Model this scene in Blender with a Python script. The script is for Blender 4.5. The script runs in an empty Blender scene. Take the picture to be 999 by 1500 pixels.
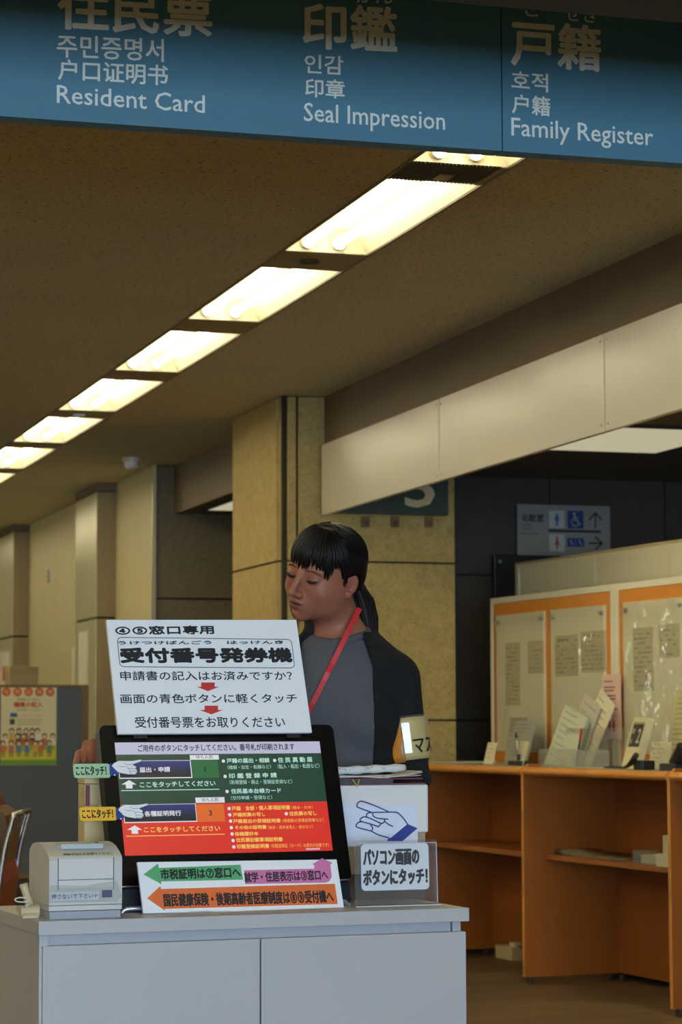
import bpy, bmesh, math, random
import numpy as np
from mathutils import Vector, Matrix
random.seed(7); np.random.seed(7)
SC = bpy.context.scene; COL = SC.collection
PI = math.pi
# ------------------------------------------------------------ camera, world, light
FPX = 3560.0                      # focal length in pixels of the 999x1500 frame
CAM = np.array([0.0, 0.0, 1.14])
_h = np.array([-1077.5, -316.0, FPX]); _h /= np.linalg.norm(_h)
_g = np.array([-77.5, -316.0 + 3.0, FPX])
_up = np.cross(_h, _g); _up /= np.linalg.norm(_up); _up *= np.sign(_up[1])
_x = np.cross(_h, _up); _x *= np.sign(_x[0])
MW = np.array([_x, _h, _up])      # camera coordinates (right, up, forward) -> world
cd = bpy.data.cameras.new('camera'); cam = bpy.data.objects.new('camera', cd); COL.objects.link(cam)
cd.sensor_fit = 'VERTICAL'; cd.sensor_height = 36.0; cd.sensor_width = 24.0
cd.lens = FPX * 36.0 / 1500.0
r_, u_, f_ = MW[:, 0], MW[:, 1], MW[:, 2]
cam.matrix_world = Matrix(((r_[0], u_[0], -f_[0], CAM[0]), (r_[1], u_[1], -f_[1], CAM[1]), (r_[2], u_[2], -f_[2], CAM[2]), (0, 0, 0, 1)))
cd.clip_start = 0.05; cd.clip_end = 100
cd.dof.use_dof = True; cd.dof.focus_distance = 4.95; cd.dof.aperture_fstop = 11.0
SC.camera = cam
SC.view_settings.view_transform = 'Standard'; SC.view_settings.look = 'None'
SC.view_settings.gamma = 1.0; SC.view_settings.exposure = 0.0; SC.view_settings.use_curve_mapping = False
SC.cycles.use_denoising = True
SC.cycles.max_bounces = 8; SC.cycles.diffuse_bounces = 4; SC.cycles.glossy_bounces = 3
SC.cycles.transparent_max_bounces = 12; SC.cycles.sample_clamp_indirect = 4.0
SC.cycles.caustics_reflective = False; SC.cycles.caustics_refractive = False
w = bpy.data.worlds.new('world'); w.use_nodes = True; SC.world = w
w.node_tree.nodes['Background'].inputs[0].default_value = (0.55, 0.7, 1.0, 1)
w.node_tree.nodes['Background'].inputs[1].default_value = 0.05
TUBE_POWER = 11.0                  # radiance of the fluorescent tubes
DAY_POWER = 760.0                 # daylight through the window wall behind the camera
def area(name, loc, rot, sx, sy, power, color):
    l = bpy.data.lights.new(name, 'AREA'); l.shape = 'RECTANGLE'; l.size = sx; l.size_y = sy
    l.energy = power; l.color = color
    o = bpy.data.objects.new(name, l); o.location = loc; o.rotation_euler = rot; COL.objects.link(o)
    return o
area('window_daylight', (0.2, -5.9, 1.25), (PI/2, 0, 0), 7.0, 1.9, DAY_POWER, (0.53, 0.73, 1.0))

# ------------------------------------------------------------ survey helpers
def ray(x, y):
    return MW @ np.array([(x-499.5), -(y-750.0), FPX]) / FPX
def at(x, y, d): return CAM + ray(x, y) * d
def onX(x, y, v): d = ray(x, y); return CAM + d*(v-CAM[0])/d[0]
def onY(x, y, v): d = ray(x, y); return CAM + d*(v-CAM[1])/d[1]
def onZ(x, y, v): d = ray(x, y); return CAM + d*(v-CAM[2])/d[2]
class Fr:
    """a frame: origin and three axes (s right, t up or back, d)"""
    def __init__(s, o, u, v, n): s.o = np.array(o, float); s.u = np.array(u, float); s.v = np.array(v, float); s.n = np.array(n, float)
    def p(s, a, b, c=0.0): return s.o + s.u*a + s.v*b + s.n*c
    def st(s, x, y, off=0.0):
        o = s.o + s.n*off; d = ray(x, y); t = ((o-CAM) @ s.n)/(d @ s.n); q = CAM + d*t - o
        return float(q @ s.u), float(q @ s.v)
    def off(s, c): return Fr(s.o + s.n*c, s.u, s.v, s.n)
def leaning(o, rot, beta):
    """a plane facing the camera side, turned by rot degrees, leaning back by beta degrees"""
    r = math.radians(rot); b = math.radians(beta)
    u = np.array([math.cos(r), math.sin(r), 0]); out = np.array([math.sin(r), -math.cos(r), 0])
    v = np.array([0, 0, 1.0])*math.cos(b) - out*math.sin(b)
    return Fr(o, u, v, np.cross(u, v))
WORLD = Fr((0, 0, 0), (1, 0, 0), (0, 1, 0), (0, 0, 1))
def floorframe(o, rot):
    r = math.radians(rot)
    return Fr(o, (math.cos(r), math.sin(r), 0), (-math.sin(r), math.cos(r), 0), (0, 0, 1))

# ------------------------------------------------------------ materials
def lin(c):
    c = c/255.0
    return c/12.92 if c <= 0.04045 else ((c+0.055)/1.055)**2.4
def rgb(r, g, b): return (lin(r), lin(g), lin(b), 1.0)
_mc = {}
def mat(name, color, rough=0.5, metal=0.0, var=0.0, vscale=8.0, stretch=(1, 1, 1), bump=0.0, bscale=120.0, spec=0.5,
        speck=None, speck_scale=300.0, speck_amt=0.5, coat=0.0, emit=0.0, attr=None, dark=None, bdist=0.002):
    if name in _mc: return _mc[name]
    m = bpy.data.materials.new(name); m.use_nodes = True; nt = m.node_tree; N = nt.nodes; L = nt.links
    b = N['Principled BSDF']; b.inputs['Base Color'].default_value = color
    b.inputs['Roughness'].default_value = rough; b.inputs['Metallic'].default_value = metal
    b.inputs['Specular IOR Level'].default_value = spec; b.inputs['Coat Weight'].default_value = coat; b.inputs['Coat Roughness'].default_value = 0.22
    if emit > 0:
        b.inputs['Emission Color'].default_value = color; b.inputs['Emission Strength'].default_value = emit
    src = None
    tc = N.new('ShaderNodeTexCoord'); mp = N.new('ShaderNodeMapping'); mp.inputs['Scale'].default_value = stretch
    L.new(tc.outputs['Object'], mp.inputs['Vector'])
    if attr:
        a = N.new('ShaderNodeAttribute'); a.attribute_name = attr; src = a.outputs['Color']
    if var > 0:
        n = N.new('ShaderNodeTexNoise'); n.inputs['Scale'].default_value = vscale; n.inputs['Detail'].default_value = 5
        n.inputs['Roughness'].default_value = 0.6
        L.new(mp.outputs['Vector'], n.inputs['Vector'])
        mr = N.new('ShaderNodeMapRange'); mr.inputs['From Min'].default_value = 0.3; mr.inputs['From Max'].default_value = 0.7
        mr.inputs['To Min'].default_value = 1-var; mr.inputs['To Max'].default_value = 1+var*0.6
        L.new(n.outputs['Fac'], mr.inputs['Value'])
        mx = N.new('ShaderNodeVectorMath'); mx.operation = 'SCALE'
        if src: L.new(src, mx.inputs[0])
        else: mx.inputs[0].default_value = color[:3]
        L.new(mr.outputs['Result'], mx.inputs['Scale']); src = mx.outputs['Vector']
    if speck:
        n = N.new('ShaderNodeTexNoise'); n.inputs['Scale'].default_value = speck_scale; n.inputs['Detail'].default_value = 2
        L.new(mp.outputs['Vector'], n.inputs['Vector'])
        mr = N.new('ShaderNodeMapRange'); mr.inputs['From Min'].default_value = speck_amt; mr.inputs['From Max'].default_value = speck_amt+0.08
        L.new(n.outputs['Fac'], mr.inputs['Value'])
        mx = N.new('ShaderNodeMix'); mx.data_type = 'RGBA'
        L.new(mr.outputs['Result'], mx.inputs[0])
        if src: L.new(src, mx.inputs[6])
        else: mx.inputs[6].default_value = color
        mx.inputs[7].default_value = speck; src = mx.outputs[2]
    if src: L.new(src, b.inputs['Base Color'])
    if bump > 0:
        n = N.new('ShaderNodeTexNoise'); n.inputs['Scale'].default_value = bscale; n.inputs['Detail'].default_value = 4
        L.new(mp.outputs['Vector'], n.inputs['Vector'])
        bp = N.new('ShaderNodeBump'); bp.inputs['Strength'].default_value = bump; bp.inputs['Distance'].default_value = bdist
        L.new(n.outputs['Fac'], bp.inputs['Height']); L.new(bp.outputs['Normal'], b.inputs['Normal'])
    _mc[name] = m; return m
def clear(name, tint=(1, 1, 1, 1), gloss=0.05, alpha=0.9, haze=0.0, wave=0.0):
    """thin clear plastic: transparent with a fresnel reflection and an optional milky share"""
    if name in _mc: return _mc[name]
    m = bpy.data.materials.new(name); m.use_nodes = True; nt = m.node_tree; N = nt.nodes; L = nt.links
    for n in list(N): N.remove(n)
    out = N.new('ShaderNodeOutputMaterial'); tr = N.new('ShaderNodeBsdfTransparent'); tr.inputs[0].default_value = tint
    gl = N.new('ShaderNodeBsdfGlossy'); gl.inputs['Roughness'].default_value = gloss
    if wave > 0:
        nz = N.new('ShaderNodeTexNoise'); nz.inputs['Scale'].default_value = 4.0; nz.inputs['Detail'].default_value = 3
        tcw = N.new('ShaderNodeTexCoord'); L.new(tcw.outputs['Object'], nz.inputs['Vector'])
        bpw = N.new('ShaderNodeBump'); bpw.inputs['Strength'].default_value = 1.0; bpw.inputs['Distance'].default_value = wave
        L.new(nz.outputs['Fac'], bpw.inputs['Height']); L.new(bpw.outputs['Normal'], gl.inputs['Normal'])
    lw = N.new('ShaderNodeLayerWeight'); lw.inputs[0].default_value = 0.5
    pw_ = N.new('ShaderNodeMath'); pw_.operation = 'POWER'; pw_.inputs[1].default_value = 6.0; L.new(lw.outputs['Facing'], pw_.inputs[0])
    fr = N.new('ShaderNodeMath'); fr.operation = 'MULTIPLY_ADD'; fr.inputs[1].default_value = 0.92; fr.inputs[2].default_value = 0.045; L.new(pw_.outputs[0], fr.inputs[0])
    mx = N.new('ShaderNodeMixShader'); L.new(fr.outputs[0], mx.inputs[0]); L.new(tr.outputs[0], mx.inputs[1]); L.new(gl.outputs[0], mx.inputs[2])
    last = mx
    if haze > 0:
        df = N.new('ShaderNodeBsdfDiffuse'); df.inputs[0].default_value = (0.85, 0.87, 0.85, 1)
        m2 = N.new('ShaderNodeMixShader'); m2.inputs[0].default_value = haze
        L.new(mx.outputs[0], m2.inputs[1]); L.new(df.outputs[0], m2.inputs[2]); last = m2
    L.new(last.outputs[0], out.inputs[0]); _mc[name] = m; return m
def emis(name, color, strength=1.0, base=(0.02, 0.02, 0.02, 1)):
    if name in _mc: return _mc[name]
    m = bpy.data.materials.new(name); m.use_nodes = True; b = m.node_tree.nodes['Principled BSDF']
    b.inputs['Base Color'].default_value = base; b.inputs['Roughness'].default_value = 0.25
    b.inputs['Emission Color'].default_value = color; b.inputs['Emission Strength'].default_value = strength
    _mc[name] = m; return m

# ------------------------------------------------------------ objects
def tag(o, label=None, cat=None, group=None, kind=None):
    if label: o['label'] = label
    if cat: o['category'] = cat
    if group: o['group'] = group
    if kind: o['kind'] = kind
    return o
def thing(name, loc, label=None, cat=None, group=None, kind=None):
    o = bpy.data.objects.new(name, None); o.empty_display_size = 0.05; o.location = [float(c) for c in loc]; COL.objects.link(o)
    o['_w'] = [float(c) for c in loc]
    return tag(o, label, cat, group, kind)
def wloc(o):
    return np.array(o['_w']) if '_w' in o else np.zeros(3)
class B:
    """collects shapes in world coordinates and links them as one mesh object"""
    def __init__(s): s.v = []; s.f = []; s.n = 0
    def add(s, vs, fs):
        s.v.append(np.asarray(vs, float).reshape(-1, 3)); s.f += [tuple(i+s.n for i in f) for f in fs]; s.n += len(s.v[-1]); return s
    def box(s, fr, a0, a1, b0, b1, c0, c1, bev=0.0):
        bm = bmesh.new(); bmesh.ops.create_cube(bm, size=1)
        for v in bm.verts: v.co = ((a0+a1)/2 + v.co.x*(a1-a0), (b0+b1)/2 + v.co.y*(b1-b0), (c0+c1)/2 + v.co.z*(c1-c0))
        if bev > 0: bmesh.ops.bevel(bm, geom=bm.edges[:], offset=bev, segments=2, affect='EDGES', profile=0.6)
        bm.verts.index_update()
        vs = [fr.p(*v.co) for v in bm.verts]; fs = [[v.index for v in f.verts] for f in bm.faces]; bm.free()
        return s.add(vs, fs)
    def poly(s, fr, pts, d0, d1):
        """extruded outline; pts (s,t) on the frame"""
        n = len(pts)
        ar = sum(pts[i][0]*pts[(i+1) % n][1]-pts[(i+1) % n][0]*pts[i][1] for i in range(n))
        if ar < 0: pts = pts[::-1]
        from mathutils.geometry import tessellate_polygon
        tris = tessellate_polygon([[Vector((p[0], p[1], 0)) for p in pts]])
        vs = [fr.p(a, b, d0) for a, b in pts] + [fr.p(a, b, d1) for a, b in pts]
        fs = []
        for t in tris:
            i, j, k = t; ar = (pts[j][0]-pts[i][0])*(pts[k][1]-pts[i][1])-(pts[k][0]-pts[i][0])*(pts[j][1]-pts[i][1])
            if ar < 0: i, k = k, i
            fs += [(i+n, j+n, k+n), (k, j, i)]
        fs += [(i, (i+1) % n, (i+1) % n+n, i+n) for i in range(n)]
        return s.add(vs, fs)
    def tube(s, path, r, seg=8, cap=True):
        path = [np.array(p, float) for p in path]; n = len(path); rr = r if hasattr(r, '__len__') else [r]*n
        vs = []; prev = None
        for i, p in enumerate(path):
            t = path[min(i+1, n-1)] - path[max(i-1, 0)]; t = t/(np.linalg.norm(t)+1e-9)
            if prev is None:
                a = np.array([0, 0, 1.0]) if abs(t[2]) < 0.9 else np.array([1.0, 0, 0])
            else: a = prev
            x = a - t*(a @ t); x /= np.linalg.norm(x); y = np.cross(t, x); prev = x
            for k in range(seg):
                an = 2*PI*k/seg; vs.append(p + (x*math.cos(an)+y*math.sin(an))*rr[i])
        fs = [(i*seg+k, i*seg+(k+1) % seg, (i+1)*seg+(k+1) % seg, (i+1)*seg+k) for i in range(n-1) for k in range(seg)]
        if cap: fs += [tuple(range(seg))[::-1], tuple((n-1)*seg+k for k in range(seg))]
        return s.add(vs, fs)
    def strip(s, fr, pts, wd, d=0.0):
        """flat drawn stroke on the plane"""
        for (a, b), (c, e) in zip(pts[:-1], pts[1:]):
            dx, dy = c-a, e-b; L = math.hypot(dx, dy) or 1; nx, ny = -dy/L*wd/2, dx/L*wd/2; ex, ey = dx/L*wd*0.3, dy/L*wd*0.3
            s.add([fr.p(a-nx-ex, b-ny-ey, d), fr.p(c-nx+ex, e-ny+ey, d), fr.p(c+nx+ex, e+ny+ey, d), fr.p(a+nx-ex, b+ny-ey, d)], [(0, 1, 2, 3)])
        return s
    def out(s, name, m, parent=None, smooth=False, label=None, cat=None, group=None, kind=None, weld=False):
        v = np.concatenate(s.v) if s.v else np.zeros((0, 3)); me = bpy.data.meshes.new(name)
        if parent is not None: org = wloc(parent)
        elif kind == 'structure': org = np.zeros(3)
        else: org = np.array([(v[:, 0].min()+v[:, 0].max())/2, (v[:, 1].min()+v[:, 1].max())/2, v[:, 2].min()])
        me.from_pydata((v-org).tolist(), [], s.f); me.materials.append(m)
        if smooth: me.polygons.foreach_set('use_smooth', [True]*len(me.polygons))
        me.update()
        o = bpy.data.objects.new(name, me); COL.objects.link(o)
        if parent is not None: o.parent = parent; o['_w'] = org.tolist()
        else: o.location = org.tolist(); o['_w'] = org.tolist()
        return tag(o, label, cat, group, kind)
def bx(name, m, fr, a0, a1, b0, b1, c0, c1, parent=None, bev=0.0, **k):
    return B().box(fr, a0, a1, b0, b1, c0, c1, bev).out(name, m, parent, **k)
def copy_tree(o, parent=None):
    c = o.copy(); COL.objects.link(c); c.parent = parent
    for ch in list(o.children): copy_tree(ch, c)
    return c
# ------------------------------------------------------------ lettering
_tx = {}
def glyphs(s):
    if s in _tx: return _tx[s]
    c = bpy.data.curves.new('t', 'FONT'); c.body = s; c.size = 1; c.resolution_u = 2
    o = bpy.data.objects.new('t', c); COL.objects.link(o)
    dg = bpy.context.evaluated_depsgraph_get(); me = bpy.data.meshes.new_from_object(o.evaluated_get(dg))
    v = np.zeros(len(me.vertices)*3); me.vertices.foreach_get('co', v); v = v.reshape(-1, 3)
    f = [tuple(p.vertices) for p in me.polygons]
    mn, mx = v.min(0), v.max(0); ext = mx-mn
    v = (v-mn)/np.where(ext > 1e-6, ext, 1)
    bpy.data.objects.remove(o); bpy.data.curves.remove(c); bpy.data.meshes.remove(me)
    _tx[s] = (v, f, ext); return _tx[s]
def write(bd, s, fr, s0, t0, wd, ht, bold=0.0, lift=0.0005, skew=0.0):
    """letters fitted to a box whose lower left corner is (s0,t0); skew raises the right end"""
    v, f, _ = glyphs(s)
    offs = [(0, 0)] if bold <= 0 else [(0, 0), (bold, 0), (-bold, 0), (0, bold), (0, -bold), (bold*.7, bold*.7), (-bold*.7, -bold*.7), (bold*.7, -bold*.7), (-bold*.7, bold*.7)]
    if bold > 0.0012: offs += [(a*0.5, b*0.5) for a, b in offs[1:]]
    for k, (dx, dy) in enumerate(offs):
        P = fr.o + np.outer(s0+dx+v[:, 0]*wd, fr.u) + np.outer(t0+dy+v[:, 1]*ht+v[:, 0]*skew, fr.v) + fr.n*(lift+k*0.00002)
        bd.add(P, f)
    return bd
def writepx(bd, s, fr, BL, BR, TL, bold=0.0, lift=0.0005):
    a = fr.st(*BL); b = fr.st(*BR); c = fr.st(*TL)
    return write(bd, s, fr, a[0]+bold, a[1]+bold, b[0]-a[0]-2*bold, c[1]-a[1]-2*bold, bold, lift, skew=b[1]-a[1])
def pxpoly(fr, pts): return [fr.st(*p) for p in pts]
def crop(x0, y0, sc):
    return lambda x, y: (x0+x/sc, y0+y/sc)
# ------------------------------------------------------------ materials of the room
M_ceil = mat('ceiling_board', rgb(212, 202, 164), 0.95, var=0.05, vscale=1.2, bump=0.5, bscale=90, speck=rgb(70, 60, 44), speck_scale=55, speck_amt=0.60, stretch=(1, 2.2, 1))
M_beam = mat('beam_dark', rgb(52, 46, 38), 0.8)
M_band = mat('brown_band', rgb(112, 92, 64), 0.55, var=0.06, vscale=2)
M_soff = mat('cream_enamel', rgb(216, 208, 184), 0.3, var=0.02, vscale=3, coat=0.35)
M_gran = mat('beige_granite', rgb(182, 158, 94), 0.75, var=0.16, vscale=26, bump=0.6, bscale=160, speck=rgb(112, 92, 52), speck_scale=150, speck_amt=0.6)
M_gran2 = mat('grey_granite', rgb(128, 114, 84), 0.7, var=0.16, vscale=28, bump=0.5, bscale=160, speck=rgb(72, 60, 42), speck_scale=150, speck_amt=0.57)
M_dstone = mat('dark_stone', rgb(66, 56, 42), 0.6, var=0.15, vscale=20, bump=0.3, bscale=120)
M_joint = mat('stone_joint', rgb(52, 42, 26), 0.9)
M_cream = mat('cream_wall_paint', rgb(206, 192, 146), 0.6, var=0.03, vscale=2)
M_colm = mat('satin_cream_metal', rgb(205, 198, 160), 0.3, metal=0.35, var=0.02, vscale=2)
M_white = mat('white_enamel', rgb(240, 236, 220), 0.35)
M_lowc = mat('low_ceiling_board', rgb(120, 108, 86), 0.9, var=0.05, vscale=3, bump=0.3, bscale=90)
M_black = mat('black_paint', rgb(14, 14, 14), 0.45)
M_steel = mat('brushed_steel', rgb(190, 190, 188), 0.3, metal=1.0)
M_chrome = mat('chrome', rgb(220, 222, 226), 0.12, metal=1.0)

def floor_mat():
    m = bpy.data.materials.new('wood_floor'); m.use_nodes = True; nt = m.node_tree; N = nt.nodes; L = nt.links
    b = N['Principled BSDF']; b.inputs['Roughness'].default_value = 0.48
    tc = N.new('ShaderNodeTexCoord'); mp = N.new('ShaderNodeMapping'); mp.inputs['Rotation'].default_value = (0, 0, math.radians(-4.7))
    L.new(tc.outputs['Object'], mp.inputs['Vector'])
    br = N.new('ShaderNodeTexBrick'); br.inputs['Scale'].default_value = 1.0; br.inputs['Brick Width'].default_value = 0.92; br.inputs['Row Height'].default_value = 0.15
    br.inputs['Mortar Size'].default_value = 0.0015; br.inputs['Color1'].default_value = rgb(108, 88, 62); br.inputs['Color2'].default_value = rgb(74, 58, 40)
    br.inputs['Mortar'].default_value = rgb(44, 34, 22); br.inputs['Bias'].default_value = -0.2; L.new(mp.outputs[0], br.inputs['Vector'])
    m2 = N.new('ShaderNodeMapping'); m2.inputs['Scale'].default_value = (1.6, 26, 1); L.new(mp.outputs[0], m2.inputs['Vector'])
    n = N.new('ShaderNodeTexNoise'); n.inputs['Scale'].default_value = 1.5; n.inputs['Detail'].default_value = 6; L.new(m2.outputs[0], n.inputs['Vector'])
    mr = N.new('ShaderNodeMapRange'); mr.inputs['From Min'].default_value = 0.3; mr.inputs['From Max'].default_value = 0.7; mr.inputs['To Min'].default_value = 0.4; mr.inputs['To Max'].default_value = 1.5
    L.new(n.outputs['Fac'], mr.inputs['Value'])
    sc = N.new('ShaderNodeVectorMath'); sc.operation = 'SCALE'; L.new(br.outputs['Color'], sc.inputs[0]); L.new(mr.outputs[0], sc.inputs['Scale'])
    L.new(sc.outputs[0], b.inputs['Base Color']); return m
M_floor = floor_mat()
FRF = floorframe
Wd = WORLD
# ------------------------------------------------------------ room shell
ST = dict(kind='structure')
bx('floor', M_floor, Wd, -4, 9, -6, 24, -0.1, 0, **ST)
XL, XR = 2.24, 2.545              # slot of the light line in the ceiling
c = B(); c.box(Wd, -4, XL-0.012, -6, 24, 2.8, 2.92); c.box(Wd, XR+0.012, 3.46, -6, 24, 2.8, 2.92); c.out('ceiling', M_ceil, **ST)
bx('ceiling', mat('ceiling_void', rgb(60, 56, 48), 0.9), Wd, XL-0.012, XR+0.012, -6, 24, 2.93, 3.0, **ST)
c = B()
for x in (XL-0.012, XR): c.box(Wd, x, x+0.012, 4.95, 24, 2.796, 2.93); c.box(Wd, x, x+0.012, -6, 4.1, 2.796, 2.93)
c.out('trim_3', mat('slot_edge_trim', rgb(128, 112, 82), 0.5), **ST)
c = B(); c.box(Wd, -4.1, -4, -6, 16.6, 0, 2.8); c.box(Wd, -4.1, -4, 19.4, 24, 0, 2.8); c.box(Wd, -4.1, -4, 16.6, 19.4, 0, 0.9); c.box(Wd, -4.1, -4, 16.6, 19.4, 2.2, 2.8)
c.out('wall_left', M_cream, **ST)
bx('wall_right', M_cream, Wd, 9, 9.1, -6, 24, 0, 2.8, **ST)
# far wall with an added unseen window, put there to glint in the acrylic sheets
c = B(); c.box(Wd, -4, -3.9, 24, 24.1, 0, 2.8); c.box(Wd, -1.9, 9, 24, 24.1, 0, 2.8); c.box(Wd, -3.9, -1.9, 24, 24.1, 0, 0.7); c.box(Wd, -3.9, -1.9, 24, 24.1, 2.3, 2.8)
c.out('wall_far', M_cream, **ST)
wn = thing('glint_window_far', (-2.9, 24, 0.7), kind='structure')
c = B(); 
for x in (-3.9, -2.93, -1.96): c.box(Wd, x, x+0.06, 23.98, 24.06, 0.7, 2.3)
for z in (0.7, 2.24): c.box(Wd, -3.9, -1.9, 23.98, 24.06, z, z+0.06)
c.out('window_frame', M_steel, wn)
def outdoors():
    m = bpy.data.materials.new('outdoor_view'); m.use_nodes = True; nt = m.node_tree; N = nt.nodes; L = nt.links
    b = N['Principled BSDF']; n = N.new('ShaderNodeTexNoise'); n.inputs['Scale'].default_value = 3.0; n.inputs['Detail'].default_value = 5
    cr = N.new('ShaderNodeValToRGB'); cr.color_ramp.elements[0].position = 0.42; cr.color_ramp.elements[0].color = (0.05, 0.09, 0.02, 1)
    cr.color_ramp.elements[1].position = 0.6; cr.color_ramp.elements[1].color = (1, 1, 0.95, 1)
    L.new(n.outputs['Fac'], cr.inputs[0]); L.new(cr.outputs[0], b.inputs['Emission Color']); b.inputs['Emission Strength'].default_value = 9.0
    return m
B().add([(-3.9, 24.05, 0.7), (-1.9, 24.05, 0.7), (-1.9, 24.05, 2.3), (-3.9, 24.05, 2.3)], [(0, 1, 2, 3)]).out('pane', outdoors(), wn)
wn = thing('glint_window_left', (-4, 18, 0.9), kind='structure')  # added glowing window out of view, aimed at a glint in the acrylic
c = B()
for y in (16.6, 17.97, 19.34): c.box(Wd, -4.08, -4.0, y, y+0.06, 0.9, 2.2)
for z in (0.9, 2.14): c.box(Wd, -4.08, -4.0, 16.6, 19.4, z, z+0.06)
c.out('window_frame', M_steel, wn)
B().add([(-4.06, 16.6, 0.9), (-4.06, 19.4, 0.9), (-4.06, 19.4, 2.2), (-4.06, 16.6, 2.2)], [(0, 1, 2, 3)]).out('pane', bpy.data.materials['outdoor_view'], wn)
# back wall behind the camera: the window wall that lets the daylight in
c = B(); c.box(Wd, -4, 9, -6.1, -6, 2.25, 2.8); c.box(Wd, -4, 9, -6.1, -6, 0, 0.28); c.box(Wd, 3.75, 9, -6.1, -6, 0.28, 2.25); c.box(Wd, -4, -3.35, -6.1, -6, 0.28, 2.25)
c.out('wall_back', M_cream, **ST)
wn = thing('window_1', (0.2, -6.05, 0.28), kind='structure')
c = B()
for k in range(6): c.box(Wd, -3.35+k*1.408, -3.35+k*1.408+0.06, -6.08, -6.02, 0.28, 2.25)
c.out('window_frame', M_steel, wn)
# added header, out of view, shading the upper part of the sign from daylight
bx('shade_header', mat('header_paint', rgb(70, 64, 52), 0.8), Wd, -4, 3.46, 3.85, 4.05, 2.44, 2.8, **ST)

# brown band and cream valance panels on the right
bx('trim_1', M_band, Wd, 3.45, 3.53, 2.0, 11.72, 2.51, 2.8, **ST)
val = thing('cream_valance', (3.42, 11.6, 2.19), kind='structure')
ys = [11.66, 9.85, 8.03, 6.21, 4.39, 2.6]
for i in range(5):
    bx('panel', M_soff, Wd, 3.415, 3.44, ys[i+1]+0.004, ys[i]-0.004, 2.19, 2.545, val, bev=0.002)
bx('backing_rail', M_joint, Wd, 3.441, 3.449, 2.6, 11.66, 2.2, 2.54, val)
c = B()
for i in range(1, 4):
    for dy in (-0.03, 0.03):
        for z in (2.52, 2.215): c.tube([(3.416, ys[i]+dy, z), (3.4115, ys[i]+dy, z)], 0.004, 8)
c.out('screw', M_steel, val)
# lower ceiling of the right hand zone
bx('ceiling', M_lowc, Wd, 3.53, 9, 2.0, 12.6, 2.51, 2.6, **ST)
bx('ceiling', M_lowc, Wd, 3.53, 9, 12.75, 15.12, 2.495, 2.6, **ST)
bx('trim_4', M_band, Wd, 3.45, 3.53, 12.72, 15.12, 2.49, 2.8, **ST)
def stone_wall(name, m, fr, a0, a1, rows, cols, d0, d1, parent=None, gap=0.006):
    t = thing(name, fr.p(a0, 0, 0), kind='structure')
    bx('mortar_bed', M_joint, fr, a0+0.002, a1-0.002, 0, rows[-1], d0, d1-0.008, t)
    for r in range(len(rows)-1):
        for q in range(len(cols)-1):
            bx('stone_slab', m, fr, cols[q]+gap, cols[q+1]-gap, rows[r]+gap, rows[r+1]-gap, d1-0.012, d1, t, bev=0.002)
    return t
# wall frames: s along, t up, d toward the viewer
FX = lambda x0, y: Fr((x0, y, 0), (1, 0, 0), (0, 0, 1), (0, -1, 0))      # faces -Y
FH = lambda x, y0: Fr((x, y0, 0), (0, -1, 0), (0, 0, 1), (-1, 0, 0))     # faces -X (the hall)
rows = [0, 0.37, 1.165, 1.965, 2.8]
p1 = thing('stone_pillar', (3.7, 12.2, 0), kind='structure')
bx('core', M_joint, Wd, 3.235, 4.14, 11.735, 12.7, 0, 2.8, p1)
for r in range(4):
    z0, z1 = rows[r]+0.005, rows[r+1]-0.005
    bx('stone_slab', M_gran, Wd, 3.22, 3.232, 11.80, 12.70, z0, z1, p1, bev=0.003)
    bx('stone_slab', M_gran, Wd, 3.232, 3.245, 11.765, 12.0, z0, z1, p1, bev=0.002)
    bx('stone_slab', M_gran, Wd, 3.258, 3.302, 11.722, 11.74, z0, z1, p1, bev=0.004)
    bx('stone_slab', M_gran, Wd, 3.313, 3.322, 11.712, 11.74, z0, z1, p1, bev=0.002)
    bx('stone_slab', M_gran, Wd, 3.324, 4.145, 11.722, 11.74, z0, z1, p1, bev=0.002)
# low wall behind the desks
wf = stone_wall('wall_1', M_dstone, FX(0, 12.6), 4.15, 9, rows, [4.15, 4.19, 5.02, 5.72, 6.4, 7.3, 8.2, 9], -0.1, 0.0)
dr = thing('door_1', (5.1, 12.58, 0), kind='structure')
bx('door_panel', mat('black_door', rgb(20, 20, 22), 0.4), Wd, 4.665, 5.6, 12.54, 12.585, 0, 2.075, dr, bev=0.004)
bx('lock_plate', M_steel, Wd, 4.69, 4.705, 12.532, 12.541, 2.03, 2.045, dr)
# granite wall beyond the opening and the cream hall wall with its columns
stone_wall('wall_2', M_gran2, FX(0, 15.12), 3.33, 6.0, [0, 0.35, 1.15, 1.948, 2.8], [3.33, 4.13, 4.95, 6.0], -0.1, 0.0)
bx('trim_5', M_colm, Wd, 3.305, 3.328, 15.10, 15.14, 0, 2.8, **ST)
hw = thing('wall_hall', (3.37, 18, 0), kind='structure')
bx('core', M_joint, Wd, 3.34, 3.42, 15.14, 24, 0, 2.8, hw)
for (a, b_) in ((15.14, 16.36), (17.12, 17.8), (17.8, 18.7), (18.7, 19.92), (20.72, 22.4), (22.4, 24)):
    bx('wall_panel', M_cream, Wd, 3.32, 3.342, a+0.003, b_-0.003, 0, 2.8, hw, bev=0.002)
c = B(); c.box(Wd, 3.308, 3.32, 18.93, 19.0, 2.27, 2.37); c.box(Wd, 3.308, 3.32, 17.35, 17.42, 2.40, 2.50); c.out('wall_plate', M_steel, hw)
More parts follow.
